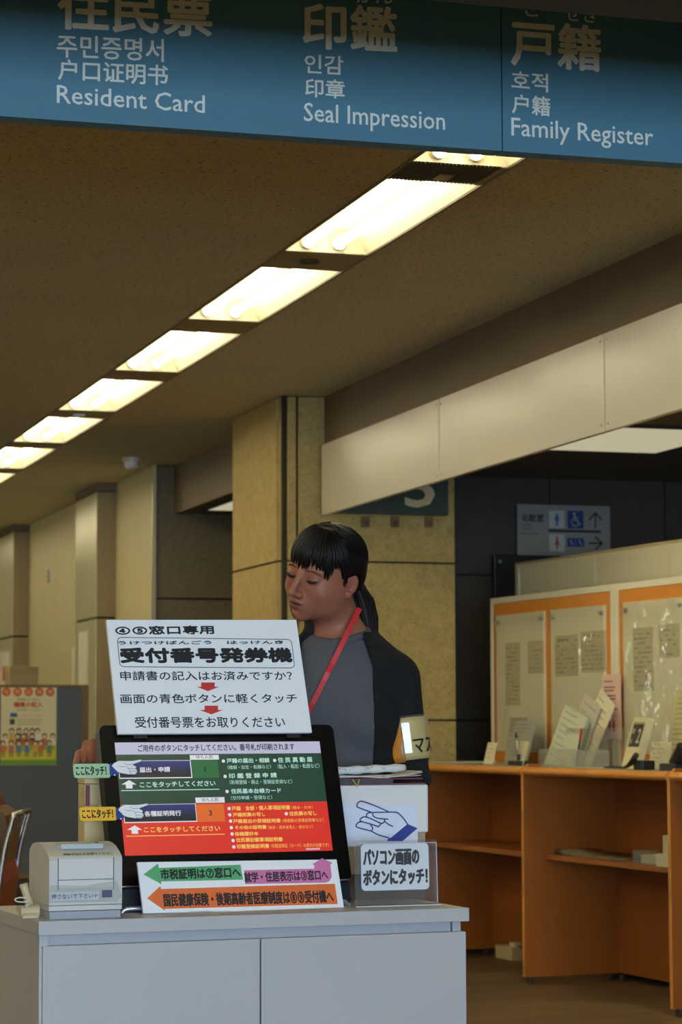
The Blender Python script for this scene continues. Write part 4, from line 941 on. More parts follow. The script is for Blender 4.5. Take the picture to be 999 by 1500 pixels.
# ------------------------------------------------------------ things on the desks
def dz(x, y, dep, z=DZ):                        # s on the desk for a pixel at depth dep behind the front
    f = FD.off(-dep); return f.st(x, y)
FDt = lambda s, dep, rot=0.0: Fr(FD.p(s, DZ, -dep), *(lambda a: (sa*math.cos(a)+nb*math.sin(a), np.array([0, 0, 1.0]), -sa*math.sin(a)+nb*math.cos(a)))(math.radians(rot)))
# frames: u along the row, v up, n toward the hall. Leaning version:
def lean(s, dep, rot, beta, z=DZ):
    f = FDt(s, dep, rot); b = math.radians(beta); v = f.v*math.cos(b)-f.n*math.sin(b)
    return Fr(f.o+np.array([0, 0, z-DZ]), f.u, v, np.cross(f.u, v))
M_lf = [mat('leaflet_a', rgb(226, 218, 184), 0.8), mat('leaflet_b', rgb(206, 210, 184), 0.8), mat('leaflet_c', rgb(198, 192, 172), 0.8), mat('leaflet_d', rgb(188, 184, 168), 0.8)]
M_gi = mat('leaflet_ink', rgb(146, 136, 108), 0.8)
M_mil = clear('milky_plastic', (0.95, 0.95, 0.92, 1), 0.2, haze=0.16); M_clr = clear('clear_rack', (0.96, 0.96, 0.94, 1), 0.04, haze=0.08)
def lines(fr, w, h, n, parent, seed, d=0.001, m=None, x0=0.1):
    random.seed(seed); b = B()
    for k in range(n):
        y = h*(0.9-0.8*k/max(n, 1)); b.box(fr, w*x0, w*(x0+random.uniform(0.3, 0.75)), y, y+h*0.010+0.0008, d, d+0.0004)
    return b.out('print', m or M_gi, parent)
def leaflet(name, label, s, dep, rot, beta, w, h, m, nlines=6, seed=1, n=1, cat='leaflet', z=DZ+0.001, side=0.0):
    f = lean(s, dep, rot, beta, z)
    if side:                                    # tilted in its own plane
        a = math.radians(side); f = Fr(f.o, f.u*math.cos(a)+f.v*math.sin(a), -f.u*math.sin(a)+f.v*math.cos(a), f.n)
    t = thing(name, f.o, label, cat)
    for k in range(n): bx('sheet', m, f, 0.001*k, w+0.001*k, 0, h-0.0015*k, -0.0012-k*0.0022, -k*0.0022, t)
    if nlines: lines(f, w, h, nlines, t, seed)
    return t, f
sl = lambda x, y, dep: dz(x, y, dep)[0]
# left bay: leaning forms, card stands, penholder
leaflet('form_stack', 'tall pale forms leaning against the board at the left end of the desk', sl(733, 1105, .42), .44, 0, 9, 0.20, 0.235, M_lf[3], 7, 5, 3)
leaflet('clear_file', 'grey translucent file leaning beside the tall pale forms', sl(747, 1105, .38), .36, 8, 14, 0.30, 0.21, mat('grey_file', rgb(170, 172, 160), 0.4), 9, 6, 4, 'file')
t, f = leaflet('price_card', 'small cream card standing at the left front corner of the desk', sl(719, 1120, .2), .16, 5, 14, 0.13, 0.105, M_lf[0], 4, 8, 1, 'card')
t, f = leaflet('guide_card', 'curled cream card beside the black pen stand', sl(762, 1120, .16), .13, 12, 16, 0.155, 0.115, M_lf[0], 5, 9, 2, 'card')
def penstand(label, s, dep, px=None):
    p = FD.p(s, DZ, -dep); t = thing('pen_stand', p, label, 'pen stand')
    bx('base', M_black, FD, s-0.06, s+0.06, DZ, DZ+0.022, -dep-0.035, -dep+0.035, t, bev=0.003)
    b = B().tube([FD.p(s-0.012, DZ+0.022, -dep), FD.p(s-0.018, DZ+0.05, -dep)], [0.012, 0.008], 10).out('socket', M_black, t)
    B().tube([FD.p(s-0.018, DZ+0.045, -dep), FD.p(s-0.036, DZ+0.125, -dep)], [0.0065, 0.007], 10).out('pen_barrel', mat('pen_silver', rgb(176, 172, 160), 0.35, metal=0.5), t, smooth=True)
    B().tube([FD.p(s-0.036, DZ+0.125, -dep), FD.p(s-0.044, DZ+0.150, -dep)], [0.007, 0.004], 10).out('pen_cap', M_black, t, smooth=True)
    return t
penstand('black pen stand with silver pen between two cream cards', sl(755, 1120, .1)+0.01, .12)
# leaflet rack in the middle
s0 = sl(800, 1110, .30)
leaflet('form_stack', 'thick stack of pale green forms leaning in the clear rack', s0-0.03, .30, 0, 16, 0.27, 0.30, M_lf[1], 8, 12, 7, 'forms', side=-14)
leaflet('leaflet', 'cream printed sheet sticking up highest out of the rack', s0+0.12, .36, 0, 12, 0.19, 0.40, M_lf[0], 10, 14, 1, side=-26)
leaflet('form_stack', 'white forms bunched behind the pale green stack', s0+0.04, .34, 0, 14, 0.20, 0.36, M_lf[2], 8, 15, 4, 'forms', side=-20)
rk = thing('leaflet_rack', FD.p(s0+0.3, DZ, -.28), 'low milky plastic rack tray lying along the desk in front of the forms', 'rack')
a0 = sl(795, 1115, .22); a1 = sl(905, 1115, .22)
f = FDt(a0, .20); h = 0.075; W = a1-a0
B().poly(f, rrect(0, 0.002, W*0.62, h, 0.028), 0, 0.003).out('front_lip', M_mil, rk)
B().poly(f.off(0.02), rrect(W*0.28, 0.0, W, h+0.003, 0.028), 0, 0.003).out('front_lip', M_mil, rk)
bx('tray_base', M_clr, f, 0, W, 0, 0.003, -0.14, 0.02, rk); bx('tray_back', M_clr, f, 0, W, 0.003, 0.17, -0.143, -0.14, rk)
pn = thing('marker_pen', FD.p(s0+0.2, DZ, -.26), 'black pen with red cap standing in the rack', 'pen')
pA = FD.off(-.24).st(847, 1102); pB = FD.off(-.24).st(852, 1067); g = FD.off(-.24)
A_, B_ = g.p(*pA), g.p(*pB)
A_ = A_ + (A_-B_)*((A_[2]-DZ-0.004)/(B_[2]-A_[2]))
C_ = A_+(B_-A_)*0.66
B().tube([A_, C_], 0.004, 8).out('barrel', M_black, pn); B().tube([C_, B_], [0.0055, 0.005], 8).out('red_cap', mat('red_cap', rgb(206, 44, 36), 0.4), pn)
# clear mats on the desktop
def deskmat(lb, a, b_, m=None): 
    t = thing('desk_mat', FD.p((a+b_)/2, DZ, -.2), lb, 'desk mat'); bx('sheet', m or mat('mat_green_grey', rgb(178, 182, 160), 0.25), FD, a, b_, DZ-0.0008, DZ+0.0006, -0.38, -0.03, t); return t
deskmat('pale clear mat on the desk bay with the calendar', 0.09, 1.3); deskmat('pale clear mat on the desk bay left of the calendar', -1.27, -0.06)
# calendar / clock stand
cS = sl(909, 1115, .17); f = lean(cS, .17, 6, 17, DZ+0.001)
cal = thing('flip_calendar', f.o, 'cream flip calendar showing the number 2 on a black panel', 'calendar')
W = f.st(932, 1118)[0]; W = 0.155; H = 0.225
B().poly(f, rrect(0, 0, W, H, 0.012), -0.03, 0).out('calendar_body', mat('calendar_cream', rgb(216, 208, 164), 0.5), cal)
bx('black_panel', M_black, f, W*0.12, W*0.86, H*0.42, H*0.88, 0.0, 0.001, cal)
bx('card_edge', mat('calendar_slot', rgb(150, 142, 110), 0.5), f, W*0.12, W*0.86, H*0.86, H*0.90, 0.0008, 0.002, cal)
bx('card_gap', mat('calendar_gap', rgb(60, 58, 52), 0.5), f, W*0.505, W*0.515, H*0.42, H*0.86, 0.001, 0.0015, cal)
M_cn = mat('calendar_digit', rgb(220, 216, 196), 0.5)
write(B(), '2', f, W*0.58, H*0.50, W*0.2, H*0.27, 0.0015, 0.0015).out('digit', M_cn, cal)
write(B(), '10', f, W*0.18, H*0.68, W*0.15, H*0.09, 0.0008, 0.0015).out('digit', M_cn, cal)
write(B(), '火', f, W*0.18, H*0.48, W*0.13, H*0.11, 0.0004, 0.0015).out('lettering', M_cn, cal)
# black telephone handset-like pen rests
def curvedpen(lb, s, dep):
    t = thing('desk_pen', FD.p(s, DZ, -dep), lb, 'pen'); f = FDt(s, dep)
    B().box(f, 0.02, 0.10, 0.0, 0.04, -0.03, 0.03, 0.006).out('rest', M_black, t)
    pth = [f.p(x, 0.008+0.055*max(0, (x+0.06)/0.12)**2, 0.035) for x in np.linspace(-0.22, 0.06, 12)]
    B().tube(pth, [0.004]*6+[0.005, 0.006, 0.008, 0.011, 0.013, 0.012], 10).out('pen_barrel', M_black, t, smooth=True)
curvedpen('black desk pen on its rest in front of the calendar', sl(935, 1118, .07)-0.02, .075)
leaflet('crinkled_card', 'crinkled glossy card in clear film right of the calendar', sl(950, 1118, .14), .14, 0, 8, 0.17, 0.115, mat('film_card', rgb(214, 206, 172), 0.12, bump=0.8, bscale=60, bdist=0.01), 5, 21, 1, 'card')
leaflet('clear_stand', 'tall clear stand with printed sheet at the right edge of the desk', sl(963, 1110, .30), .33, 4, 10, 0.40, 0.33, mat('glossy_sheet', rgb(196, 188, 150), 0.08, bump=0.35, bscale=9, bdist=0.02), 12, 22, 2, 'stand')
t = thing('pen_stand', FD.p(sl(975, 1120, .1), DZ, -.1), 'black pen stand base at the far right edge of the desk', 'pen stand')
bx('base', M_black, FD, sl(975, 1120, .1), sl(975, 1120, .1)+0.13, DZ, DZ+0.03, -.14, -.07, t, bev=0.004)
B().tube([FD.p(sl(990, 1120, .1), DZ+0.03, -.1), FD.p(sl(1000, 1120, .1), DZ+0.10, -.1)], [0.03, 0.022], 12).out('holder', M_black, t)
# folded brochure on desktop left end
t = thing('flat_folder', FD.p(-1.9, DZ, -.2), 'flat pale folder on the desktop beside the woman', 'folder')
t.parent = None
bx('cover', M_lf[3], FD, -DL*1.0+0.03, -DL*1.0+0.32, DZ+0.0008, DZ+0.006, -.36, -.12, t)
# shelf things
shz = 0.567
t = thing('flat_envelope', FD.p(0.4, shz, -.2), 'flat grey plastic bag lying on the middle shelf', 'envelope')
ff = FD.off(-.22); a = ff.st(838, 1248)[0]; b_ = ff.st(925, 1248)[0]
b = B(); N = 12; vs = []
for k in range(N+1):
    x = a+(b_-a)*k/N; hgt = 0.006+0.016*math.exp(-((k-1.5)/2.0)**2)+0.003*math.sin(k*1.7)
    for dep in (0.14, 0.32):
        for z in (0, hgt): vs.append(FD.p(x, shz+0.0005+z, -dep))
fs = []
for k in range(N): i = k*4; j = i+4; fs += [(i, j, j+2, i+2), (i+1, i+3, j+3, j+1), (i, i+1, j+1, j), (i+2, j+2, j+3, i+3)]
fs += [(0, 2, 3, 1), (N*4, N*4+1, N*4+3, N*4+2)]
b.add(vs, fs).out('bag', mat('grey_film_bag', rgb(120, 112, 88), 0.3), t, smooth=True)
ff = FD.off(-.15); a = ff.st(938, 1262); b_ = ff.st(980, 1262); 
t = thing('slip_tray', FD.p(a[0], shz, -.15), 'clear tray of paper slips at the right end of the middle shelf', 'tray')
a_ = a[0]; w_ = min(b_[0]-a[0], DL-0.03-a[0])
bx('tray_front', M_clr, FD, a_, a_+w_, shz, shz+0.055, -.118, -.115, t); bx('tray_base', M_clr, FD, a_, a_+w_, shz, shz+0.003, -.24, -.115, t); bx('tray_end', M_clr, FD, a_, a_+0.003, shz, shz+0.055, -.24, -.118, t)
for k in range(5): bx('slip', M_lf[0], FD, a_+0.05+0.002*(k % 2), a_+w_*0.86+0.003*(k % 3), shz+0.004+k*0.007, shz+0.0095+k*0.007, -.22, -.125, t)
t = thing('slip_stand', FD.p(a_+w_, shz, -.12), 'white upright slip stand against the right divider on the shelf', 'stand')
bx('stand_body', mat('slip_white', rgb(206, 200, 176), 0.5), FD, a_+w_+0.003, DL-0.005, shz, shz+0.125, -.16, -.12, t, bev=0.002)
bx('stand_step', mat('slip_white', rgb(206, 200, 176), 0.5), FD, a_+w_-0.02, DL-0.005, shz, shz+0.05, -.118, -.10, t, bev=0.002)
# adapter box on the floor of the left bay
p = onZ(742, 1406, 0.0); s_ = (p-FD.o) @ FD.u; d_ = -((p-FD.o) @ FD.n)
t = thing('outlet_box', FD.p(s_, 0, -d_), 'cream outlet box on the floor in the left desk bay', 'outlet box')
bx('box_body', mat('outlet_cream', rgb(200, 184, 140), 0.5), FD, s_-0.13, s_+0.06, 0.0, 0.062, -d_-0.10, -d_+0.0, t, bev=0.004)
bx('plug', mat('outlet_plug', rgb(214, 204, 170), 0.5), FD, s_-0.01, s_+0.05, 0.062, 0.085, -d_-0.06, -d_-0.02, t, bev=0.003)
B().tube([FD.p(s_+0.05, 0.07, -d_-0.04), FD.p(s_+0.10, 0.05, -d_-0.06), FD.p(s_+0.12, 0.006, -d_-0.08), FD.p(s_+0.2, 0.006, -d_-0.2)], 0.004, 8).out('cord', M_black, t, smooth=True)

# ------------------------------------------------------------ far left: low partition with poster, boxes, chair
YP = 14.3; FPp = FX(0, YP)
a = FPp.st(130, 1003); pz = a[1]; px1 = a[0]; pzb = FPp.st(130, 1284)[1]
lp_ = thing('low_partition', (2.0, YP, 0), 'blue-grey low partition with wooden edging far on the left', 'partition')
M_wt = mat('partition_wood', rgb(116, 90, 48), 0.6); M_bg = mat('blue_grey_cloth', rgb(92, 98, 104), 0.95, bump=0.3, bscale=300)
bx('cloth_panel', M_bg, FPp, 1.3, px1-0.04, pzb+0.03, pz-0.018, -0.03, 0, lp_)
bx('top_rail', M_wt, FPp, 1.3, px1, pz-0.018, pz, -0.035, 0.004, lp_, bev=0.002); bx('bottom_rail', M_wt, FPp, 1.3, px1, pzb, pzb+0.03, -0.035, 0.004, lp_, bev=0.002)
bx('end_post', M_wt, FPp, px1-0.04, px1, pzb+0.03, pz-0.018, -0.035, 0.004, lp_, bev=0.002)
for x in (px1-0.09, 1.4):
    bx('leg', M_black, FPp, x, x+0.03, 0.03, pzb, -0.03, 0.0, lp_); bx('foot', M_black, FPp, x-0.005, x+0.035, 0.0, 0.03, -0.2, 0.2, lp_)
bx('skirting_box', mat('dark_wood_brown', rgb(64, 52, 34), 0.7), FPp, 1.5, px1-0.12, 0.02, pzb-0.01, -0.03, -0.005, lp_)  # dark brown box filling the gap under the partition
fpo = FPp.off(0.001)
a = fpo.st(0.5, 1121); b_ = fpo.st(83, 1004); W = b_[0]-a[0]; H = b_[1]-a[1]
po = thing('poster', (a[0]+W/2, YP-0.002, a[1]), 'colourful poster of a crowd of children pinned on the blue-grey partition', 'poster')
bx('poster_sheet', mat('poster_cream', rgb(232, 218, 168), 0.7), fpo, a[0], b_[0], a[1], b_[1], 0, 0.0015, po)
G = fpo.off(0.0016); PP = lambda x, y: (a[0]+W*x/314.0, b_[1]-H*(y-160)/455.0)
def prect(name, x0, y0, x1, y1, col, d=0.0005):
    p0 = PP(x0, y1); p1 = PP(x1, y0); return B().box(G, p0[0], p1[0], p0[1], p1[1], 0, d).out(name, mat('print_'+'_'.join(map(str, col)), rgb(*col), 0.8), po)
prect('meadow', 0, 470, 314, 612, (214, 206, 70)); prect('grass_band', 0, 585, 314, 614, (120, 160, 60), 0.0007)
for k, x in enumerate((30, 93, 155, 216, 277)):
    p = PP(x, 198); b = B(); b.poly(G, [(p[0]+0.026*math.cos(i*PI/8), p[1]+0.026*math.sin(i*PI/8)) for i in range(16)], 0, 0.0006); b.out('round_badge', mat('badge_red', rgb(206, 92, 48), 0.8), po)
    write(B(), ['住', '民', '記', '録', '課'][k], G, p[0]-0.014, p[1]-0.013, 0.028, 0.026, 0, 0.0009).out('lettering', mat('badge_text', rgb(240, 214, 160), 0.8), po)
def ptext(s, x0, y0, x1, y1, col, bold=0.0):
    p0 = PP(x0, y1); p1 = PP(x1, y0); write(B(), s, G, p0[0], p0[1], p1[0]-p0[0], p1[1]-p0[1], bold, 0.0006).out('lettering', mat('print_'+'_'.join(map(str, col)), rgb(*col), 0.8), po)
ptext('各種届出の際は', 88, 232, 222, 250, (120, 150, 110)); ptext('職業の記入', 74, 256, 234, 284, (206, 90, 40), 0.0015); ptext('をお願いします', 88, 292, 222, 308, (120, 150, 110))
prect('blue_badge', 52, 318, 92, 342, (70, 110, 140)); ptext('ご協力ください', 105, 324, 238, 342, (214, 140, 90))
prect('dark_emblem', 50, 352, 78, 384, (80, 80, 60)); 
for k in range(3): prect('text_line', 92, 354+k*14, 240-k*12, 358+k*14, (170, 160, 120))
random.seed(11); hair = [(70, 50, 36), (50, 38, 30), (104, 66, 36)]; cl = [(206, 120, 70), (110, 150, 90), (90, 130, 160), (214, 180, 80), (200, 110, 120), (236, 228, 210)]
kids = [(x, y) for y, xs in ((440, (62, 102, 140, 174, 210)), (470, (30, 92, 134, 182, 244, 290)), (510, (16, 60, 98, 150, 200, 230, 270))) for x in xs]
for x, y in kids:
    p = PP(x+random.uniform(-5, 5), y-15); hc = mat('hair_print_%d' % random.randrange(3), rgb(*random.choice(hair)), 0.8); cc = random.choice(cl)
    kd = B().poly(G, [(p[0]-0.012, p[1]-0.006), (p[0]+0.012, p[1]-0.006), (p[0]+0.018, p[1]-0.05), (p[0]-0.018, p[1]-0.05)], 0, 0.0009).out('printed_child', mat('print_'+'_'.join(map(str, cc)), rgb(*cc), 0.8), po)
    for dx in (-0.009, 0.004): B().box(G, p[0]+dx, p[0]+dx+0.006, p[1]-0.075, p[1]-0.05, 0, 0.0008).out('printed_leg', mat('print_leg', rgb(96, 80, 70), 0.8), kd)
    B().poly(G, [(p[0]+0.016*math.cos(i*PI/6), p[1]+0.006+0.016*math.sin(i*PI/6)) for i in range(12)], 0, 0.0010).out('printed_hair', hc, kd)
    B().poly(G, [(p[0]+0.012*math.cos(i*PI/6), p[1]+0.002+0.011*math.sin(i*PI/6)) for i in range(12)], 0, 0.0012).out('printed_face', mat('print_skin', rgb(236, 200, 158), 0.8), kd)
# carton on something behind the partition
p0 = at(14, 1003, 15.3); p1 = at(59, 976, 15.3)
t = thing('side_table', (p0[0]+0.1, p0[1]+0.2, 0), 'beige counter hidden behind the low partition', 'table')
fl = floorframe((p0[0]-0.2, p0[1]-0.05, 0), 0)
bx('counter_top', mat('beige_counter', rgb(180, 160, 116), 0.6), fl, 0, 0.62, 0, 0.5, p0[2]-0.04, p0[2]-0.005, t); bx('counter_body', mat('beige_counter', rgb(180, 160, 116), 0.6), fl, 0.03, 0.59, 0.03, 0.47, 0, p0[2]-0.04, t)
t = thing('cardboard_box', (p0[0]+0.1, p0[1]+0.1, p0[2]-0.005), 'plain brown carton showing above the low partition', 'box')
bx('carton', mat('carton_brown', rgb(158, 138, 98), 0.8), floorframe((p0[0], p0[1], 0), 0), 0, p1[0]-p0[0], 0, 0.2, p0[2]-0.005, p1[2], t, bev=0.002)
bx('flap', mat('carton_flap', rgb(148, 126, 86), 0.8), floorframe((p0[0], p0[1], 0), 0), 0.002, p1[0]-p0[0]-0.002, -0.003, 0, p1[2]-0.05, p1[2]-0.002, t)
# red chair with chromed frame at the left edge
ch = thing('waiting_chair', at(0, 1300, 8.6)*[1, 1, 0], 'red padded chair with chromed frame at the left edge of the photo', 'chair')
def cp(x, y, d=8.6): return at(x, y, d)
M_red = mat('dark_red_vinyl', rgb(120, 26, 30), 0.4)
dpt = MW[:, 2]*[1, 1, 0]; dpt = dpt/np.linalg.norm(dpt); rgt = MW[:, 0]*[1, 1, 0]; rgt /= np.linalg.norm(rgt)
o0 = cp(0, 1300)*[1, 1, 0]
FCh = Fr(o0, rgt, (0, 0, 1), -dpt)
# side view: the chair faces left; back leans at the right
back = [(-0.10, 0.92), (-0.06, 0.93), (-0.03, 0.86), (0.0, 0.74), (0.012, 0.62), (0.0, 0.52), (-0.03, 0.45), (-0.08, 0.42), (-0.075, 0.5), (-0.06, 0.6), (-0.07, 0.75)]
B().poly(FCh, [(x+0.025, y-0.02) for x, y in back], -0.22, 0.2).out('backrest', M_red, ch)
B().poly(FCh, [(-0.52, 0.41), (-0.5, 0.46), (-0.3, 0.475), (-0.07, 0.45), (-0.03, 0.42), (-0.08, 0.40), (-0.5, 0.39)], -0.22, 0.2).out('seat', M_red, ch)
B().poly(FCh, [(-0.005, 0.86), (0.04, 0.83), (0.05, 0.78), (0.02, 0.60), (0.01, 0.5), (-0.015, 0.5), (0.0, 0.66)], -0.19, 0.17).out('back_shell', mat('wood_shell', rgb(110, 76, 36), 0.5), ch)
for d in (-0.215, 0.205):
    pr2 = [(0.075, 0.835), (0.066, 0.80), (0.045, 0.72), (0.03, 0.62), (0.016, 0.5), (0.016, 0.40), (0.03, 0.25), (0.05, 0.0)]
    P = [FCh.p(x, max(y, 0.009), d) for x, y in curve(pr2, 3)]
    B().tube(P, 0.0105, 10).out('leg', M_chrome, ch, smooth=True)
    pr3 = [(-0.03, 0.40), (-0.3, 0.385), (-0.46, 0.385), (-0.5, 0.33), (-0.52, 0.0)]
    B().tube([FCh.p(x, max(y, 0.009), d) for x, y in curve(pr3, 3)], 0.0105, 10).out('leg', M_chrome, ch, smooth=True)
B().tube([FCh.p(0.075, 0.835, -0.215), FCh.p(0.075, 0.835, 0.205)], 0.0105, 10).out('back_rail', M_chrome, ch, smooth=True)
# ------------------------------------------------------------ the woman behind the cabinet
rgtv = MW[:, 0]*[1, 1, 0]; rgtv = rgtv/np.linalg.norm(rgtv)      # toward the right of the picture
towv = -MW[:, 2]*[1, 1, 0]; towv = towv/np.linalg.norm(towv)     # toward the viewer
WD = 5.5
o_ = at(482, 846, WD); HZ = float(o_[2]); o_[2] = 0
FBy = Fr(o_, rgtv, towv, (0, 0, 1))             # body frame: a right, b toward the viewer, z up
def loc(p): return np.array([(p-FBy.o) @ FBy.u, (p-FBy.o) @ FBy.v, p[2]])
def rot_axes(yaw, pitch, roll):
    """head axes in body frame: left, forward, up. yaw turns toward picture left"""
    y, p, r = map(math.radians, (yaw, pitch, roll))
    f = np.array([-math.sin(y), math.cos(y), 0]); l = np.array([math.cos(y), math.sin(y), 0]); u = np.array([0, 0, 1.0])
    f2 = f*math.cos(p)-u*math.sin(p); u2 = u*math.cos(p)+f*math.sin(p)
    l2 = l*math.cos(r)-u2*math.sin(r); u3 = u2*math.cos(r)+l*math.sin(r)
    return np.array([l2, f2, u3])
def axis_grid(lo, hi, zones, fine, coarse):
    x = lo; out = [lo]
    while x < hi:
        d = coarse
        for a, b in zones:
            if a-coarse <= x <= b: d = fine
        x += d; out.append(x)
    return np.array(out)
class SDF:
    def __init__(s, xs, ys, zs): s.ax = (xs, ys, zs); s.D = np.full((len(xs), len(ys), len(zs)), 10.0, np.float32)
    def win(s, lo, hi):
        sl_ = []
        for a, l, h in zip(s.ax, lo, hi):
            i = max(0, np.searchsorted(a, l)-1); j = min(len(a), np.searchsorted(a, h)+1); sl_.append(slice(i, max(j, i+1)))
        return tuple(sl_)
    def pts(s, w):
        return np.stack(np.meshgrid(s.ax[0][w[0]], s.ax[1][w[1]], s.ax[2][w[2]], indexing='ij'), -1)
    def mix(s, w, d, k, op):
        D = s.D[w]; d = d.astype(np.float32)
        if op == 'sub': d = -d
        if op == 'add':
            if k > 0: h = np.clip(0.5+0.5*(D-d)/k, 0, 1); r = D*(1-h)+d*h-k*h*(1-h)
            else: r = np.minimum(D, d)
        else:
            if k > 0: h = np.clip(0.5-0.5*(D-d)/k, 0, 1); r = D*(1-h)+d*h+k*h*(1-h)
            else: r = np.maximum(D, d)
        s.D[w] = r
    def ell(s, c, r, R=None, k=0.0, op='add'):
        c = np.array(c, float); r = np.array(r, float); m = max(r)+k*1.5+0.012
        w = s.win(c-m, c+m); P = s.pts(w)-c
        if R is not None: P = P @ np.array(R).T
        k0 = np.sqrt(((P/r)**2).sum(-1)); k1 = np.sqrt(((P/(r*r))**2).sum(-1))+1e-9
        s.mix(w, k0*(k0-1)/k1, k, op); return s
    def cone(s, a, b, ra, rb, k=0.0, op='add', flat=None):
        a = np.array(a, float); b = np.array(b, float); m = max(ra, rb)+k*1.5+0.012
        w = s.win(np.minimum(a, b)-m, np.maximum(a, b)+m); P = s.pts(w)-a; d = b-a
        t = np.clip((P @ d)/(d @ d), 0, 1); q_ = P-t[..., None]*d
        if flat is not None: q_ = q_*np.array(flat)
        s.mix(w, np.sqrt((q_**2).sum(-1))-(ra+(rb-ra)*t), k, op); return s
    def half(s, n, d0, op='sub', k=0.0):
        """remove the side where p.n > d0"""
        P = s.pts((slice(None),)*3); d = d0-(P @ np.array(n, float)); s.mix((slice(None),)*3, d, k, 'sub') if op == 'sub' else None; return s
    def mesh(s):
        D = s.D; S_ = D < 0; xs, ys, zs = s.ax
        c = [S_[i:D.shape[0]-1+i, j:D.shape[1]-1+j, k:D.shape[2]-1+k] for i in (0, 1) for j in (0, 1) for k in (0, 1)]
        cnt = sum(x.astype(np.int8) for x in c); act = (cnt > 0) & (cnt < 8); idx = np.argwhere(act)
        n = len(idx); acc = np.zeros((n, 3)); num = np.zeros(n)
        C8 = [(i, j, k) for i in (0, 1) for j in (0, 1) for k in (0, 1)]
        for a in C8:
            for ax in range(3):
                if a[ax]: continue
                b = list(a); b[ax] = 1
                ia = idx+np.array(a); ib = idx+np.array(b)
                da = D[ia[:, 0], ia[:, 1], ia[:, 2]]; db = D[ib[:, 0], ib[:, 1], ib[:, 2]]
                m = (da < 0) != (db < 0); t = np.where(m, da/(da-db+1e-12), 0)
                pa = np.stack([xs[ia[:, 0]], ys[ia[:, 1]], zs[ia[:, 2]]], -1); pb = np.stack([xs[ib[:, 0]], ys[ib[:, 1]], zs[ib[:, 2]]], -1)
                acc += np.where(m[:, None], pa+(pb-pa)*t[:, None], 0); num += m
        V = acc/np.maximum(num, 1)[:, None]
        ID = -np.ones(act.shape, np.int64); ID[act] = np.arange(n)
        F = []
        for ax in range(3):
            o1, o2 = [(1, 2), (2, 0), (0, 1)][ax]
            A = S_.take(range(0, S_.shape[ax]-1), ax); B_ = S_.take(range(1, S_.shape[ax]), ax)
            e = np.argwhere(A != B_); e = e[(e[:, o1] > 0) & (e[:, o2] > 0) & (e[:, o1] < S_.shape[o1]-1) & (e[:, o2] < S_.shape[o2]-1)]
            ins = A[e[:, 0], e[:, 1], e[:, 2]]
            def g(d1, d2):
                q_ = e.copy(); q_[:, o1] -= d1; q_[:, o2] -= d2; return ID[q_[:, 0], q_[:, 1], q_[:, 2]]
            f = np.stack([g(0, 0), g(1, 0), g(1, 1), g(0, 1)], -1); f[~ins] = f[~ins][:, ::-1]; F.append(f)
        return V, np.concatenate(F)
def emit_mesh(V, F, name, m, parent, frame=FBy, colors=None, smooth_it=0):
    W_ = frame.o + V[:, :1]*frame.u + V[:, 1:2]*frame.v + V[:, 2:3]*frame.n
    # frame (a right, b toward viewer, z up) is right-handed only if u x v = n
    if np.dot(np.cross(frame.u, frame.v), frame.n) < 0: F = F[:, ::-1]
    b = B(); b.v = [W_]; b.f = [tuple(int(i) for i in f) for f in F]
    o = b.out(name, m, parent, smooth=True)
    if colors is not None:
        at_ = o.data.color_attributes.new('tone', 'FLOAT_COLOR', 'POINT'); at_.data.foreach_set('color', np.concatenate([colors, np.ones((len(colors), 1))], 1).astype(np.float32).ravel())
    if smooth_it:
        md = o.modifiers.new('smooth', 'SMOOTH'); md.factor = 0.5; md.iterations = smooth_it
    return o
person = thing('person', FBy.p(0.02, 0, 0), 'woman with black ponytail in grey top, black cardigan, red lanyard and yellow armband', 'person')
H = rot_axes(41, 7, 17); HO = np.array([-0.008, 0.0, HZ+0.008])
SH = 0.0097                                     # centimetre of the head, in metres
def hp_(x, y, z): return HO + (H[0]*x+H[1]*y+H[2]*z)*SH      # head point: left, forward, up (cm)
def hr(*r): return np.array(r)*SH
neckb = np.array([0.032, -0.045, HZ-0.155])
shL = np.array([0.152, -0.022, 1.243]); elL = np.array([0.180, -0.012, 1.030]); wrL = np.array([0.140, 0.085, 0.925])
shR = np.array([-0.114, -0.02, 1.243])
hand_w = at(132, 1100, 5.10); hnd = loc(hand_w)
wrR = hnd + np.array([0.062, -0.035, -0.004]); elR = np.array([-0.30, -0.02, 1.10])
# ---- right hand gripping the top of the box file
hx, hy_, hz_ = hnd
xs = axis_grid(-0.62, 0.30, [(-0.135, 0.105), (hx-0.055, hx+0.075)], 0.0022, 0.006)
ys = axis_grid(-0.22, 0.20, [(-0.13, 0.135), (hy_-0.05, hy_+0.05)], 0.0024, 0.006)
zs = axis_grid(0.86, HZ+0.14, [(HZ-0.135, HZ+0.125), (hz_-0.055, hz_+0.045)], 0.0022, 0.006)
if hy_+0.05 > 0.2: ys = axis_grid(-0.22, hy_+0.09, [(-0.13, 0.135), (hy_-0.05, hy_+0.06)], 0.0024, 0.006)
sk = SDF(xs, ys, zs)
sk.ell(hp_(0, -0.6, 3.1), hr(7.3, 9.1, 8.2), H)
sk.ell(hp_(0, 2.3, -2.8), hr(6.2, 6.4, 7.0), H, k=0.03)
sk.ell(hp_(0, 2.9, -6.6), hr(4.9, 5.0, 3.5), H, k=0.03)
sk.ell(hp_(0, 7.1, -9.3), hr(1.8, 1.5, 1.35), H, k=0.02)
for s_ in (-1, 1):
    sk.ell(hp_(s_*3.7, 5.3, -3.0), hr(2.7, 2.7, 2.6), H, k=0.018)
    sk.ell(hp_(s_*4.7, 1.2, -5.4), hr(1.9, 3.0, 3.0), H, k=0.035)
